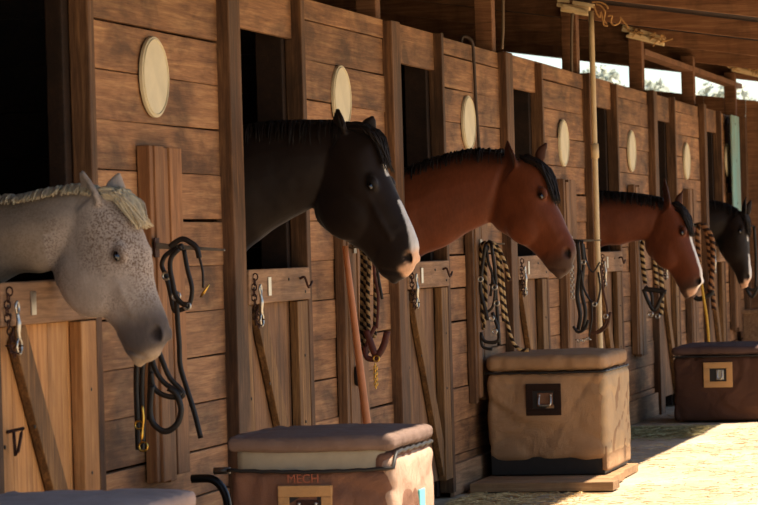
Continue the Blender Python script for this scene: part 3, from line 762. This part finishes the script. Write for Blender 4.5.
# stall 4
T=Tack(4,-.06)
o=root('halter',tuple(T.p((590,300))),'black and brown halters with looped straps around the cream pipe','halter','tack hung along the stall front')
for pts,w,m_ in (([(577,241),(579,268),(577,295),(580,315),(578,330)],.02,'leather'),([(582,241),(584,265),(582,290),(586,312),(583,330)],.018,'leather'),([(584,244),(587,262),(593,272),(600,262)],.008,'leather'),([(582,270),(584,286),(590,299),(597,304),(601,289),(599,272)],.010,'leather'),([(574,326),(579,332),(586,328),(589,320)],.014,'leather'),([(601,265),(604,290),(608,312),(605,325),(594,334)],.010,'brownleather'),([(611,312),(608,325),(600,332),(591,333)],.014,'brownleather'),([(592,300),(593,318),(590,336)],.008,'leather')):
    mb=MB(); strap(mb,T.line(pts,5,dy=random.uniform(-.05,.01)),w*.68); mb.build('strap',M[m_],o,smooth=True)
mb=MB(); mb.tube([V((.075,T.Y,T.p((577,241)).z+.01)),T.p((578,240.5)),T.p((584,241))],.006,8); mb.build('hanger',M['leather'],o,smooth=True)
mb=MB()
for i in range(12): link(mb,T.p((571.5-.1*i,264+i*3),-.02),.011,(1,0,0) if i%2 else (0,1,0),(0,0,1),.0035,1.2)
mb.build('chain',M['steel'],o,smooth=True)
mb=MB()
for i in range(7): link(mb,T.p((578+i*2.1,339.5+1.2*sin(i)),-.05),.010,(1,0,0),(0,0,1) if i%2 else (0,1,0),.0035,1.0)
mb.build('curb_chain',M['steel'],o,smooth=True)
for q in ((585,262),(596,304),(607,316)):
    mb=MB(); ringat(mb,T.p(q,-.06),.014,.0045); mb.build('ring',M['steel'],o,smooth=True)
# stall 5
T=Tack(5,-.05)
o=root('lead_rope',tuple(T.p((650,270))),'twisted rope and black noseband below the throat of the blazed bay','rope','tack hung along the stall front')
for i,pts in enumerate(([(650,238),(642,243),(643,265),(645,284)],[(650,238),(658,252),(661,275),(662,300),(661,315)],[(651,240),(655,262),(657,285)])):
    mb=MB(); mb.tube(T.line(pts,7,dy=.01-.012*i),.017,10); mb.build('rope_loop',M['rope_tan'],o,smooth=True)
for pts,w in (([(644.5,289),(655,290),(667,292)],.018),([(644,289),(649,302),(655,310),(662,297),(665,291)],.014),([(646,286),(652,294),(653,306)],.012)):
    mb=MB(); strap(mb,T.line(pts,5,dy=-.03),w); mb.build('noseband',M['leather'],o,smooth=True)
mb=MB(); mb.tube([V((.075,T.Y,T.p((650,238)).z)),T.p((650,238)),T.p((652,240))],.008,8); mb.build('hanger',M['leather'],o,smooth=True)
mb=MB(); ringat(mb,T.p((651,314),-.03),.018,.006); ringat(mb,T.p((658,316),-.03),.015,.006); mb.build('bit_ring',M['steel'],o,smooth=True)
# stall 6
T=Tack(6,-.07)
o=root('lead_rope',tuple(T.p((710,270))),'thick brown braided rope between the blazed bay and the far black horse','rope','tack hung along the stall front')
for i,pts in enumerate(([(700,224),(697,232),(698,250),(699,262)],[(704,224),(708,240),(710,262),(712,285),(714,310)],[(703,224),(712,238),(713,262),(711,284),(708,296)])):
    mb=MB(); mb.tube(T.line(pts,7,dy=.012-.014*i),.021,10); mb.build('rope_loop',M['rope_br'],o,smooth=True)
mb=MB(); mb.tube([V((.075,T.Y,T.p((700,224)).z)),T.p((701,224)),T.p((704,225))],.008,8); mb.build('hanger',M['leather'],o,smooth=True)
mb=MB(); strap(mb,T.line([(690,297),(700,299),(711,294),(713,290)],5,dy=-.04),.02); mb.build('noseband',M['leather'],o,smooth=True)
o=root('cord',tuple(T.p((706,310),-.07)),'yellow rope hanging straight down behind the blazed bay muzzle','rope')
mb=MB(); mb.tube(T.line([(700,262),(702,279),(705,300),(708,320),(710,345),(711,360)],5,dy=-.07),.012,8); mb.build('strand',M['yellow'],o,smooth=True)
# stall 7
T=Tack(7,-.05)
o=root('halter',tuple(T.p((752,280))),'dark halter hanging under the farthest hook bar','halter','tack hung along the stall front')
mb=MB(); mb.tube([V((.075,T.Y,T.p((748,226)).z)),T.p((748,226)),T.p((754,226))],.008,8); mb.build('hanger',M['leather'],o,smooth=True)
for pts in ([(748,226),(747,255),(747,286)],[(754,226),(756,258),(756,288)],[(746,287),(752,290),(758,287)],[(746,288),(752,297),(758,288)]):
    mb=MB(); strap(mb,T.line(pts,5),.014); mb.build('strap',M['leather'],o,smooth=True)

# ------------------------------------------------------------------ pole, cables, tool, teal board
y=Y0(5)-.32
o=root('pipe',(.1,y,0),'cream upright pipe from the roof to the ground beside the fourth plaque','pipe')
mb=MB(); t=atY(591,11,y); b_=atY(600,340,y); mb.tube([t.lerp(b_,i/20*1.34) if False else t+(b_-t)*(i/20*((t.z-.015)/(t.z-b_.z))) for i in range(21)],.019,14); mb.build('tube',M['pvc'],o,smooth=True)
mb=MB(); c=t+(b_-t)*((t.z-2.0)/(t.z-b_.z)); mb.tube([c+V((0,0,-.05)),c+V((0,0,.05))],.028,14); mb.build('coupling',M['pvc'],o,smooth=True)
y=Y0(5)-.30
o=root('cable',(.06,y,0),'thin grey cable running down left of the cream pipe','cable')
pp=[atY(573.5,13,y),atY(572,20,y),atY(571.5,60,y),atY(572.5,110,y),atY(575,180,y),atY(577,225,y)]
mb=MB(); mb.tube(cr([list(q) for q in pp],6),.010,8); mb.build('sheath',M['wire'],o,smooth=True)
o=root('cable',(.02,19.45,0),'dark cable hanging over the wall top left of the bay horse ears','cable')
mb=MB(); q=[V((-.05,19.35,2.50)),V((-.035,19.36,2.585)),V((.012,19.39,2.56)),V((.016,19.42,2.45)),V((.014,19.46,2.2)),V((.014,19.5,2.03)),V((.014,19.52,1.85))]
mb.tube(cr([list(p_) for p_ in q],6),.010,8); mb.build('sheath',M['darkcable'],o,smooth=True)
o=root('cable',(-.02,20.4,2.8),'pale cable hanging beside the upper post over the third opening','cable')
mb=MB(); y=20.27; q=[atY(503,-8,y),atY(503,10,y),atY(503,30,y),atY(502,49,y)]; mb.tube(cr([list(p_) for p_ in q],6),.009,8); mb.build('sheath',M['wire'],o,smooth=True)
# rake handle leaning below the black horse
yb=15.55
o=root('stable_fork',tuple(atY(367,430,yb)),'orange wooden tool handle leaning on the wall under the black horse','fork')
a=atY(345,246,yb); b_=atY(366.5,420,yb); d=(b_-a); lo=a+d*((a.z-.16)/(a.z-b_.z))
mb=MB(); mb.tube([a+(lo-a)*(i/14) for i in range(15)],[.014+.009*i/14 for i in range(15)],12); mb.build('shaft',M['handle'],o,smooth=True)
mb=MB(); mb.tube([lo+V((0,-.16,-.01)),lo+V((0,.16,-.01))],.014,8); mb.build('head_bar',M['steel'],o,smooth=True)
for i in range(9):
    yy=-.15+.3*i/8; mb=MB(); mb.tube(cr([lo+V((0,yy,-.02)),lo+V((.02,yy,-.09)),lo+V((.06,yy,-.14))],4),.005,6); mb.build('tine',M['steel'],o,smooth=True)
yt=Y0(7)+2.42
o=root('painted_board',(.03,yt,2),'weathered teal painted board standing beside the farthest opening','board')
mb=MB(); a=atX(731.5,116,.078); c=atX(739.5,119,.078); b_=atX(739,213,.05); e=atX(745,212,.05)
mb.hexa([(.062,a.y,1.53),(.078,a.y,1.53),(.078,a.y+.62,1.53),(.062,a.y+.62,1.53),(.062,a.y,2.53),(.078,a.y,2.53),(.078,a.y+.62,2.53),(.062,a.y+.62,2.53)])
mb.build('plank',M['teal'],o,bevel=.004)
mb=MB()
for zz in (1.7,2.1,2.45): mb.ell((.079,a.y+.3,zz),(.004,.012,.012),8,4)
mb.build('nail',M['screw'],o)
# pale slats and twine under the rafters
def bundle(k,pxs,lab,seed,twine=True):
    """short pale slats wedged under the top plate just before a roof post; pxs = left and right end in the photo"""
    rnd=random.Random(seed); y=Y0(k)-.045; (xa,ya),(xb,yb_)=pxs; a0=atY(xa,ya,y); b0=atY(xb,yb_,y)
    o=root('slat_bundle',((a0.x+b0.x)/2,y,a0.z),lab,'wood slats','pale slats under the rafters')
    d=b0-a0
    for i,(fa,fb,dz,dy) in enumerate(((0,.92,0,0),(.10,1.0,-.030,.004),(.45,1.04,.028,-.01),(.02,.35,.032,.0),(.2,.9,-.012,-.05))):
        p_=a0+d*fa+V((0,dy,dz+rnd.uniform(-.006,.006))); q_=a0+d*fb+V((0,dy+.004,dz+rnd.uniform(-.016,.006)))
        mb=MB(); mb.bar(p_,q_,.044,.027,(0,1,0),rnd.uniform(.9,1.1)); mb.build('slat',M['palewood'],o,bevel=.003)
    if twine:
        for i in range(5):
            c=a0+d*rnd.random()+V((0,-.085,.02)); pts=[c]
            for j in range(5): pts.append(c+V((rnd.uniform(-.03,.05)*(j+1)*.5,rnd.uniform(-.02,.02),-.02*j*rnd.uniform(.3,1)+(.03 if j%2 else 0))))
            mb=MB(); mb.tube(cr([list(p_) for p_ in pts],5),.005,6); mb.build('twine',M['twine'],o,smooth=True)
bundle(5,((557,4),(593,10)),'pale slats at the head of the cream pipe, under the rafter',1,False)
bundle(6,((622,30),(664,41)),'pale slats with loose twine one post right of the cream pipe',2)
bundle(8,((728,66),(764,74)),'pale ragged slats above the teal board',3)
o=root('twine',(.2,Y0(5)-.1,3.0),'squiggly loose twine dangling right of the cream pipe head','twine')
yy=Y0(5)-.35
for pts in ([(594,6),(597,14),(600,17),(601,12),(603,20),(604,25),(608,26)],[(596,4),(601,6),(605,12),(604,20),(607,24)],[(608,16),(612,16),(611,22),(614,25),(619,23),(621,18)],[(620,17),(624,22),(629,28)],[(592,2),(600,2),(606,5),(608,9)]):
    mb=MB(); mb.tube(cr([list(atY(a,b,yy)) for a,b in pts],5),.006,6); mb.build('strand',M['twine'],o,smooth=True)

# ------------------------------------------------------------------ storage trunks
def softbox(lo,hi,r,cuts=18,amp=.006,sc=5,seed=0,puff=0,ripple=0,tint=1.0,fold=0,quilt=0):
    """rounded box with cloth-like waviness, as MB geometry"""
    bm=bmesh.new(); bmesh.ops.create_cube(bm,size=2); bmesh.ops.subdivide_edges(bm,edges=bm.edges[:],cuts=cuts,use_grid_fill=True)
    lo=V(lo); hi=V(hi); c=(lo+hi)/2; hs=(hi-lo)/2; mb=MB()
    for v in bm.verts:
        q=V([v.co[i]*hs[i] for i in range(3)])
        # concentrate the grid lines towards the edges so the corners round well
        q=V([ (abs(v.co[i])**.8)*(1 if v.co[i]>0 else -1)*hs[i] for i in range(3)])
        inn=V([max(-hs[i]+r,min(hs[i]-r,q[i])) for i in range(3)]); d=q-inn
        nrm=d.normalized() if d.length>1e-9 else V((0,0,0)); q=inn+nrm*r
        w=c+q; f=noise.noise((w+V((seed,seed,seed)))*sc)*amp+noise.noise((w+V((seed,0,3)))*sc*2.7)*amp*.45
        u=[q[i]/hs[i] for i in range(3)]
        if puff:
            for i in range(3):
                if abs(nrm[i])>.7: f+=puff*(1-u[(i+1)%3]**2)*(1-u[(i+2)%3]**2)
        if ripple and abs(nrm.z)<.6:
            t=(w.x if abs(nrm.y)>abs(nrm.x) else w.y); f+=ripple*sin(t*70+3*noise.noise(w*4))*(.4+.6*noise.noise(V((t*9,seed,1))))
        if quilt and nrm.z>.7: f-=quilt*exp(-((((w.y+.02*noise.noise(w*5))/.135)%1-.5)*11)**2)+quilt*.7*exp(-((((w.x)/.31)%1-.5)*22)**2)
        if fold:
            a_=noise.noise(V((w.x*2.2+w.z*1.7+seed,w.y*2.2-w.z*1.1,w.z*2.6-w.x*1.3)))
            b_=noise.noise(V((w.x*3.7-w.z*2.6,w.y*3.7+seed,w.z*3.1+w.x*1.1)))
            f+=-fold*exp(-(a_*9)**2)+fold*.8*exp(-((a_-.12)*9)**2)-fold*.6*exp(-(b_*10)**2)
        mb.v.append(w+nrm*f)
    for fc in bm.faces: mb._face(tuple(v.index for v in fc.verts),tint)
    bm.free(); return mb
def frame_patch(o,x0,x1,z0,z1,y,bw,mat,inner,plate):
    mb=MB()
    for lo,hi in (((x0,z0),(x1,z0+bw)),((x0,z1-bw),(x1,z1)),((x0,z0+bw),(x0+bw,z1-bw)),((x1-bw,z0+bw),(x1,z1-bw))):
        mb.box((lo[0],y-.012,lo[1]),(hi[0],y+.012,hi[1]))
    p=mb.build('handle_patch',mat,o,bevel=.003)
    mb=MB(); mb.box((x0+bw,y-.004,z0+bw),(x1-bw,y+.010,z1-bw)); b=mb.build('recess',inner,p)
    return p
def trunk(name,label,x0,x1,y0,y1,z0,zl,z1,body,lid,style):
    """x across the front, y depth, z0 bottom, zl lid seam, z1 top"""
    o=root('storage_trunk',((x0+x1)/2,(y0+y1)/2,z0),label,'trunk','canvas covered storage trunks')
    zb=z0+style.get('base',0)
    if style.get('base'):
        mb=MB(); mb.box((x0+.012,y0+.012,z0),(x1-.012,y1-.012,zb+.03)); mb.build('base',M['rubber'],o,bevel=.006)
    g=style.get('gap',0); ov=style.get('ov',.008)
    if style.get('base'):
        softbox((x1-.03,y0+.004,z0+.02),(x1+.006,y1,zb+.08),.012,14,.005,5,style['seed']+9).build('side_skirt',body,o,smooth=True)
    softbox((x0,y0,zb if style.get('base') else z0+.002),(x1,y1,zl-.01-g),.035,44,.006,4.5,style['seed'],.016,0,fold=.009).build('body',body,o,smooth=True)
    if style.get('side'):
        softbox((x1-.05,y0+.006,zb+.01),(x1+.004,y1-.004,zl-.012-g*.2),.03,30,.006,5,style['seed']+3,.006,fold=.006).build('sunlit_side_cover',M[style['side']],o,smooth=True)  # added panel over the aisle-side face, its paler colour imitates direct sun
    if g:
        softbox((x1-.075,y0+.012,zl-.25),(x1-.001,y1-.002,zl-.004),.03,14,.006,4.5,style['seed']+2,.004).build('side_panel',body,o,smooth=True)
        softbox((x0+.018,y0+.020,zl-.04-g),(x1-.03,y1-.012,zl+.02),.03,12,.001,3,1).build('tub_rim',M['paleplastic'],o,smooth=True)
    softbox((x0-ov,y0-ov,zl),(x1+ov,y1+ov,z1),min(.035,(z1-zl)*.42),40,.005,6,style['seed']+5,.010,.0042,fold=.003,quilt=style.get('quilt',0)).build('lid',lid,o,smooth=True)
    # zipper / seam strap around the lid
    mb=MB(); zz=zl-.008-g; n=24; e=.004
    ring=[]
    for i in range(n+1): ring.append((x0-e+(x1-x0+2*e)*i/n, y0-e-.006, zz-(.010*sin(pi*i/n)*(1 if g else .2))+.0015*sin(i*2.1)))
    for i in range(1,n+1): ring.append((x1+e+.001, y0-e+(y1-y0+2*e)*i/n*.97, zz+g*min(1,i/1.5)+.003*sin(i*1.7)))
    mb.tube(ring,.007,8); mb.build('zip',M['rubber'],o,smooth=True)
    px0,px1,pz0,pz1=style['patch']
    fm=M[style['pm']]; inner=M['rubber']
    yf=y0-.012
    fp_=frame_patch(o,px0,px1,pz0,pz1,yf,style['bw'],fm,inner,None)
    # metal handle plate with bail
    b=style['bw']; hx0,hx1,hz0,hz1=px0+b+.22*(px1-px0-2*b),px1-b-.06*(px1-px0-2*b),pz0+b+.12*(pz1-pz0-2*b),pz1-b-.12*(pz1-pz0-2*b)
    if style.get('hc'): hx0,hx1=px0+b+.05,px1-b-.02
    h=None
    mb=MB(); mb.box((hx0,yf-.012,hz0),(hx1,yf-.006,hz1)); h=mb.build('handle_plate',M[style.get('plate','steel')],fp_,bevel=.002)
    mb=MB(); mb.tube(cr([(hx0+.012,yf-.016,hz1-.02),(hx0+.010,yf-.03,hz0+.02),(hx0+.02,yf-.032,hz0+.006),(hx1-.02,yf-.032,hz0+.006),(hx1-.010,yf-.03,hz0+.02),(hx1-.012,yf-.016,hz1-.02)],4),.006,8)
    mb.build('bail_handle',M['steel'],fp_,smooth=True)
    mb=MB()
    for xx in (hx0+.012,hx1-.012): b2=MB(); b2.ell((xx,yf-.015,hz1-.014),(.007,.005,.007),10,6); b2.build('rivet',M['steel'],fp_,smooth=True)
    return o
# near trunk at the lower left edge
trunk('t','grey-brown quilted trunk lid at the lower left, under the orange-brown half door',.10,.735,9.55,10.62,0,.545,.622,M['can_brown'],M['lid_grey'],dict(seed=3,quilt=.010,patch=(.3,.55,.25,.42),pm='patch_tan',bw=.035))
# front trunk with the gaping lid
Y1=12.25
a=atY(228,440,Y1); c=atY(392,440,Y1); zt=atY(310,431,Y1+.3).z; zs=atY(310,452,Y1).z; pa=atY(279,485.5,Y1); pb=atY(333,486,Y1)
o1=trunk('t','reddish brown trunk with a gaping lid, in front of the black horse stall',a.x,c.x,Y1,atX(431,428,c.x).y,0,zs,zt,M['can_brown'],M['lid_brown'],dict(seed=11,quilt=.008,side='sunlit_brown',gap=.055,patch=(pa.x,pb.x,pa.z-.185,pa.z),pm='patch_tan',bw=.042,plate='rust'))
cu=bpy.data.curves.new('txt','FONT'); cu.body='MECH'; cu.size=.046; cu.extrude=.0008; cu.align_x='CENTER'
to=bpy.data.objects.new('txt',cu); COL.objects.link(to); dg=bpy.context.evaluated_depsgraph_get()
me=bpy.data.meshes.new_from_object(to.evaluated_get(dg),depsgraph=dg); bpy.data.objects.remove(to)
cx=atY(304,481,Y1)
me.transform(Matrix.Translation(V((cx.x,Y1-.0155,pa.z+.010))-V(o1['_o']))@Matrix.Rotation(pi/2,4,'X')); me.materials.append(M['letter'])
lo_=bpy.data.objects.new('lettering',me); COL.objects.link(lo_); lo_.parent=o1
mb=MB(); q=atX(421,494,c.x+.012); mb.box((c.x+.010,q.y-.05,q.z-.12),(c.x+.0185,q.y+.05,q.z+.02)); mb.build('tape_patch',M['turq'],o1,bevel=.003)
# black hose behind it
o=root('hose',(.12,12.98,.3),'black hose looping out behind the reddish brown trunk','hose')
yh=12.98; pts=[atY(189,479,yh),atY(200,478.5,yh),(atY(211,479,yh)),atY(219,484,yh),atY(225,494,yh),atY(228,508,yh),atY(229,530,yh),atY(231,556,yh)]
mb=MB(); mb.tube(cr([list(V((max(.06,p_.x),p_.y,max(.02,p_.z)))) for p_ in pts],6),.017,10); mb.build('tube',M['hose'],o,smooth=True)
mb=MB(); mb.tube([atY(214,471,yh),atY(230,470.5,yh)],.014,10); mb.build('spigot',M['iron'],o,smooth=True)
# tan trunk on its board
Y2=19.2; bz=.045
o=root('pallet_board',(.45,19.5,0),'flat wooden board under the tan trunk','board')
for (ya,yb_,xa,xb) in ((18.66,18.9,.07,.88),(18.92,19.5,.07,.82),(19.52,20.2,.07,.80)):
    mb=MB(); mb.box((xa,ya,-.005),(xb,yb_,bz),random.uniform(.9,1.1),.0); mb.build('plank',M['pallet'],o,bevel=.004)
a=atY(487,400,Y2).x; a=max(a,.066); c=atY(605,400,Y2).x; zs=atY(546,371,Y2).z; zt=atY(546,354,Y2+.1).z; pa=atY(526,384,Y2); pb=atY(562,415,Y2)
trunk('t','tan canvas trunk standing on a board, mid aisle',a,c,Y2,Y2+.93,bz+.004,zs,zt,M['can_tan'],M['can_tan'],dict(seed=21,side='sunlit_tan',base=.085,ov=.001,plate='brown_plate',patch=(pa.x,pb.x,pb.z,pa.z),pm='patch_black',bw=.04))
# far dark trunk
Y3=25.5
a=atY(674,400,Y3).x; zs=atY(715,355,Y3).z; zt=atY(715,345,Y3+.3).z; pa=atY(703.5,362.5,Y3); pb=atY(733,387,Y3)
trunk('t','dark brown trunk at the right, below the far black horse',a,a+.70,Y3,Y3+1.0,0,zs,zt,M['can_dark'],M['lid_dark'],dict(seed=31,patch=(pa.x,pb.x,pb.z,pa.z),pm='patch_tan',bw=.045,hc=True))

# small wooden box fixed by the farthest door
o=root('wooden_box',(.2,33.0,.55),'small wooden box standing behind the dark brown trunk','box')
q=atY(743,310,32.6); w=atY(762,333,32.6)
mb=MB(); mb.box((q.x,32.6,0),(q.x+.42,33.0,q.z-.04),.9); mb.build('case',M['rail'],o,bevel=.005)
mb=MB(); mb.box((q.x-.02,32.58,q.z-.04),(q.x+.44,33.02,q.z),1.0); mb.build('lid',M['rail'],o,bevel=.005)

# ------------------------------------------------------------------ straw and hay
rnd=random.Random(5); mb=MB()
def straws(mb,n,fx,fy,fz,l=(.03,.11)):
    for i in range(n):
        x,y=fx(),fy(); a=rnd.uniform(0,pi); L=rnd.uniform(*l)/2; z=fz(x,y)
        d=V((cos(a)*L,sin(a)*L,rnd.uniform(-.004,.004)))
        mb.bar(V((x,y,z))-d,V((x,y,z))+d,.002,.004,(0,0,1),rnd.random())
def clear(x,y): return not (x<.95 and 18.55<y<20.35) and not (.2<x<1.15 and 25.35<y<26.65) and not (x<.85 and 22.8<y<25.4) and not (x>.0 and abs(y-23.3)<.1 and x<.2)
class Spot:
    def __init__(s,f): s.f=f; s.q=None
    def x(s):
        while True:
            s.q=s.f()
            if clear(*s.q): return s.q[0]
    def y(s): return s.q[1]
for n_,f in ((1500,lambda:(rnd.uniform(.12,1.9),rnd.uniform(16.5,30))),(1500,lambda:(.11+abs(rnd.gauss(0,.33)),rnd.uniform(16.6,18.6)))):
    sp=Spot(f); straws(mb,n_,sp.x,sp.y,lambda x,y:rnd.uniform(-.006,.004))
st=mb.build('straw',M['straw']); tag(st,'loose straw scattered over the dirt of the aisle','straw',kind='stuff')
mb=MB(); straws(mb,1800,lambda:rnd.uniform(.08,.70),lambda:rnd.gauss(24.1,.33),lambda x,y:rnd.uniform(-.005,.05)*max(.1,1-abs(y-24.1)/.8),(.05,.16))
st=mb.build('hay',M['hay']); tag(st,'low strip of greenish hay on the ground before the dark brown trunk','hay',kind='stuff')

# ------------------------------------------------------------------ trees beyond the gable
def tree(px,py,Y,r,lab,seed):
    rnd=random.Random(seed); t=atY(px,py,Y); o=root('tree',(t.x,Y,0),lab,'tree','trees beyond the barn end')
    mb=MB(); mb.tube(cr([(t.x,Y,-.05),(t.x+.1,Y,t.z*.4),(t.x-.05,Y,t.z*.75),(t.x,Y,t.z-.1)],4),[.14-.01*i for i in range(13)],10); mb.build('trunk',M['bark'],o,smooth=True)
    mb=MB()
    for i in range(900):
        d=V((rnd.gauss(0,1),rnd.gauss(0,1),rnd.gauss(0,1))).normalized()*r*rnd.random()**.4
        c=V((t.x,Y,t.z-r*.9))+V((d.x*1.0,d.y,d.z*1.0)); a=V((rnd.gauss(0,1),rnd.gauss(0,1),rnd.gauss(0,1))).normalized(); b=a.orthogonal().normalized()
        s=rnd.uniform(.06,.13); q=len(mb.v); mb.v+=[c-a*s,c+b*s*.5,c+a*s,c-b*s*.5]; mb._face((q,q+1,q+2,q+3),rnd.random())
    mb.build('foliage',M['leaf'],o)
tree(597,69,70,.55,'grey-green tree top in the sky gap beside the cream pipe',1)
tree(650,82,70,.42,'grey-green tree top in the middle sky gap',2)
tree(721,83,70,.75,'grey-green tree top in the right hand sky gap, the tallest',3)

# ------------------------------------------------------------------ light
sd=V((1.0,.5,2.22)).normalized()
sun=bpy.data.lights.new('sun','SUN'); sun.energy=13.5; sun.angle=radians(.6); sun.color=(1,.87,.69)
so=bpy.data.objects.new('sun',sun); COL.objects.link(so); so.rotation_euler=(-sd).to_track_quat('-Z','Y').to_euler(); so.location=(6,20,9)
w=bpy.data.worlds.new('world'); SC.world=w; w.use_nodes=True; nt=w.node_tree
sky=nt.nodes.new('ShaderNodeTexSky'); sky.sky_type='NISHITA'; sky.sun_disc=False; sky.sun_elevation=math.asin(sd.z); sky.sun_rotation=atan2(sd.x,sd.y)
sky.air_density=1.0; sky.dust_density=.4; sky.ozone_density=1.0
bg=nt.nodes['Background']; bg.inputs['Strength'].default_value=.165
nt.links.new(sky.outputs['Color'],bg.inputs['Color'])

# ------------------------------------------------------------------ camera, colour
cd=bpy.data.cameras.new('camera'); cam=bpy.data.objects.new('camera',cd); COL.objects.link(cam)
cd.sensor_width=36; cd.sensor_fit='HORIZONTAL'; cd.lens=36*F/758; cd.clip_end=500; cd.clip_start=.1
cam.matrix_world=Matrix((( RI.x,UI.x,-FW.x,CAM.x),(RI.y,UI.y,-FW.y,CAM.y),(RI.z,UI.z,-FW.z,CAM.z),(0,0,0,1)))
cd.dof.use_dof=True; cd.dof.focus_distance=17.0; cd.dof.aperture_fstop=11
SC.camera=cam
for o in ROOTS:
    if '_o' in o: del o['_o']
vs=SC.view_settings; vs.view_transform='Standard'; vs.look='None'; vs.exposure=0.23; vs.gamma=1; vs.use_curve_mapping=False
SC.cycles.use_denoising=True
SC.cycles.max_bounces=8; SC.cycles.diffuse_bounces=5
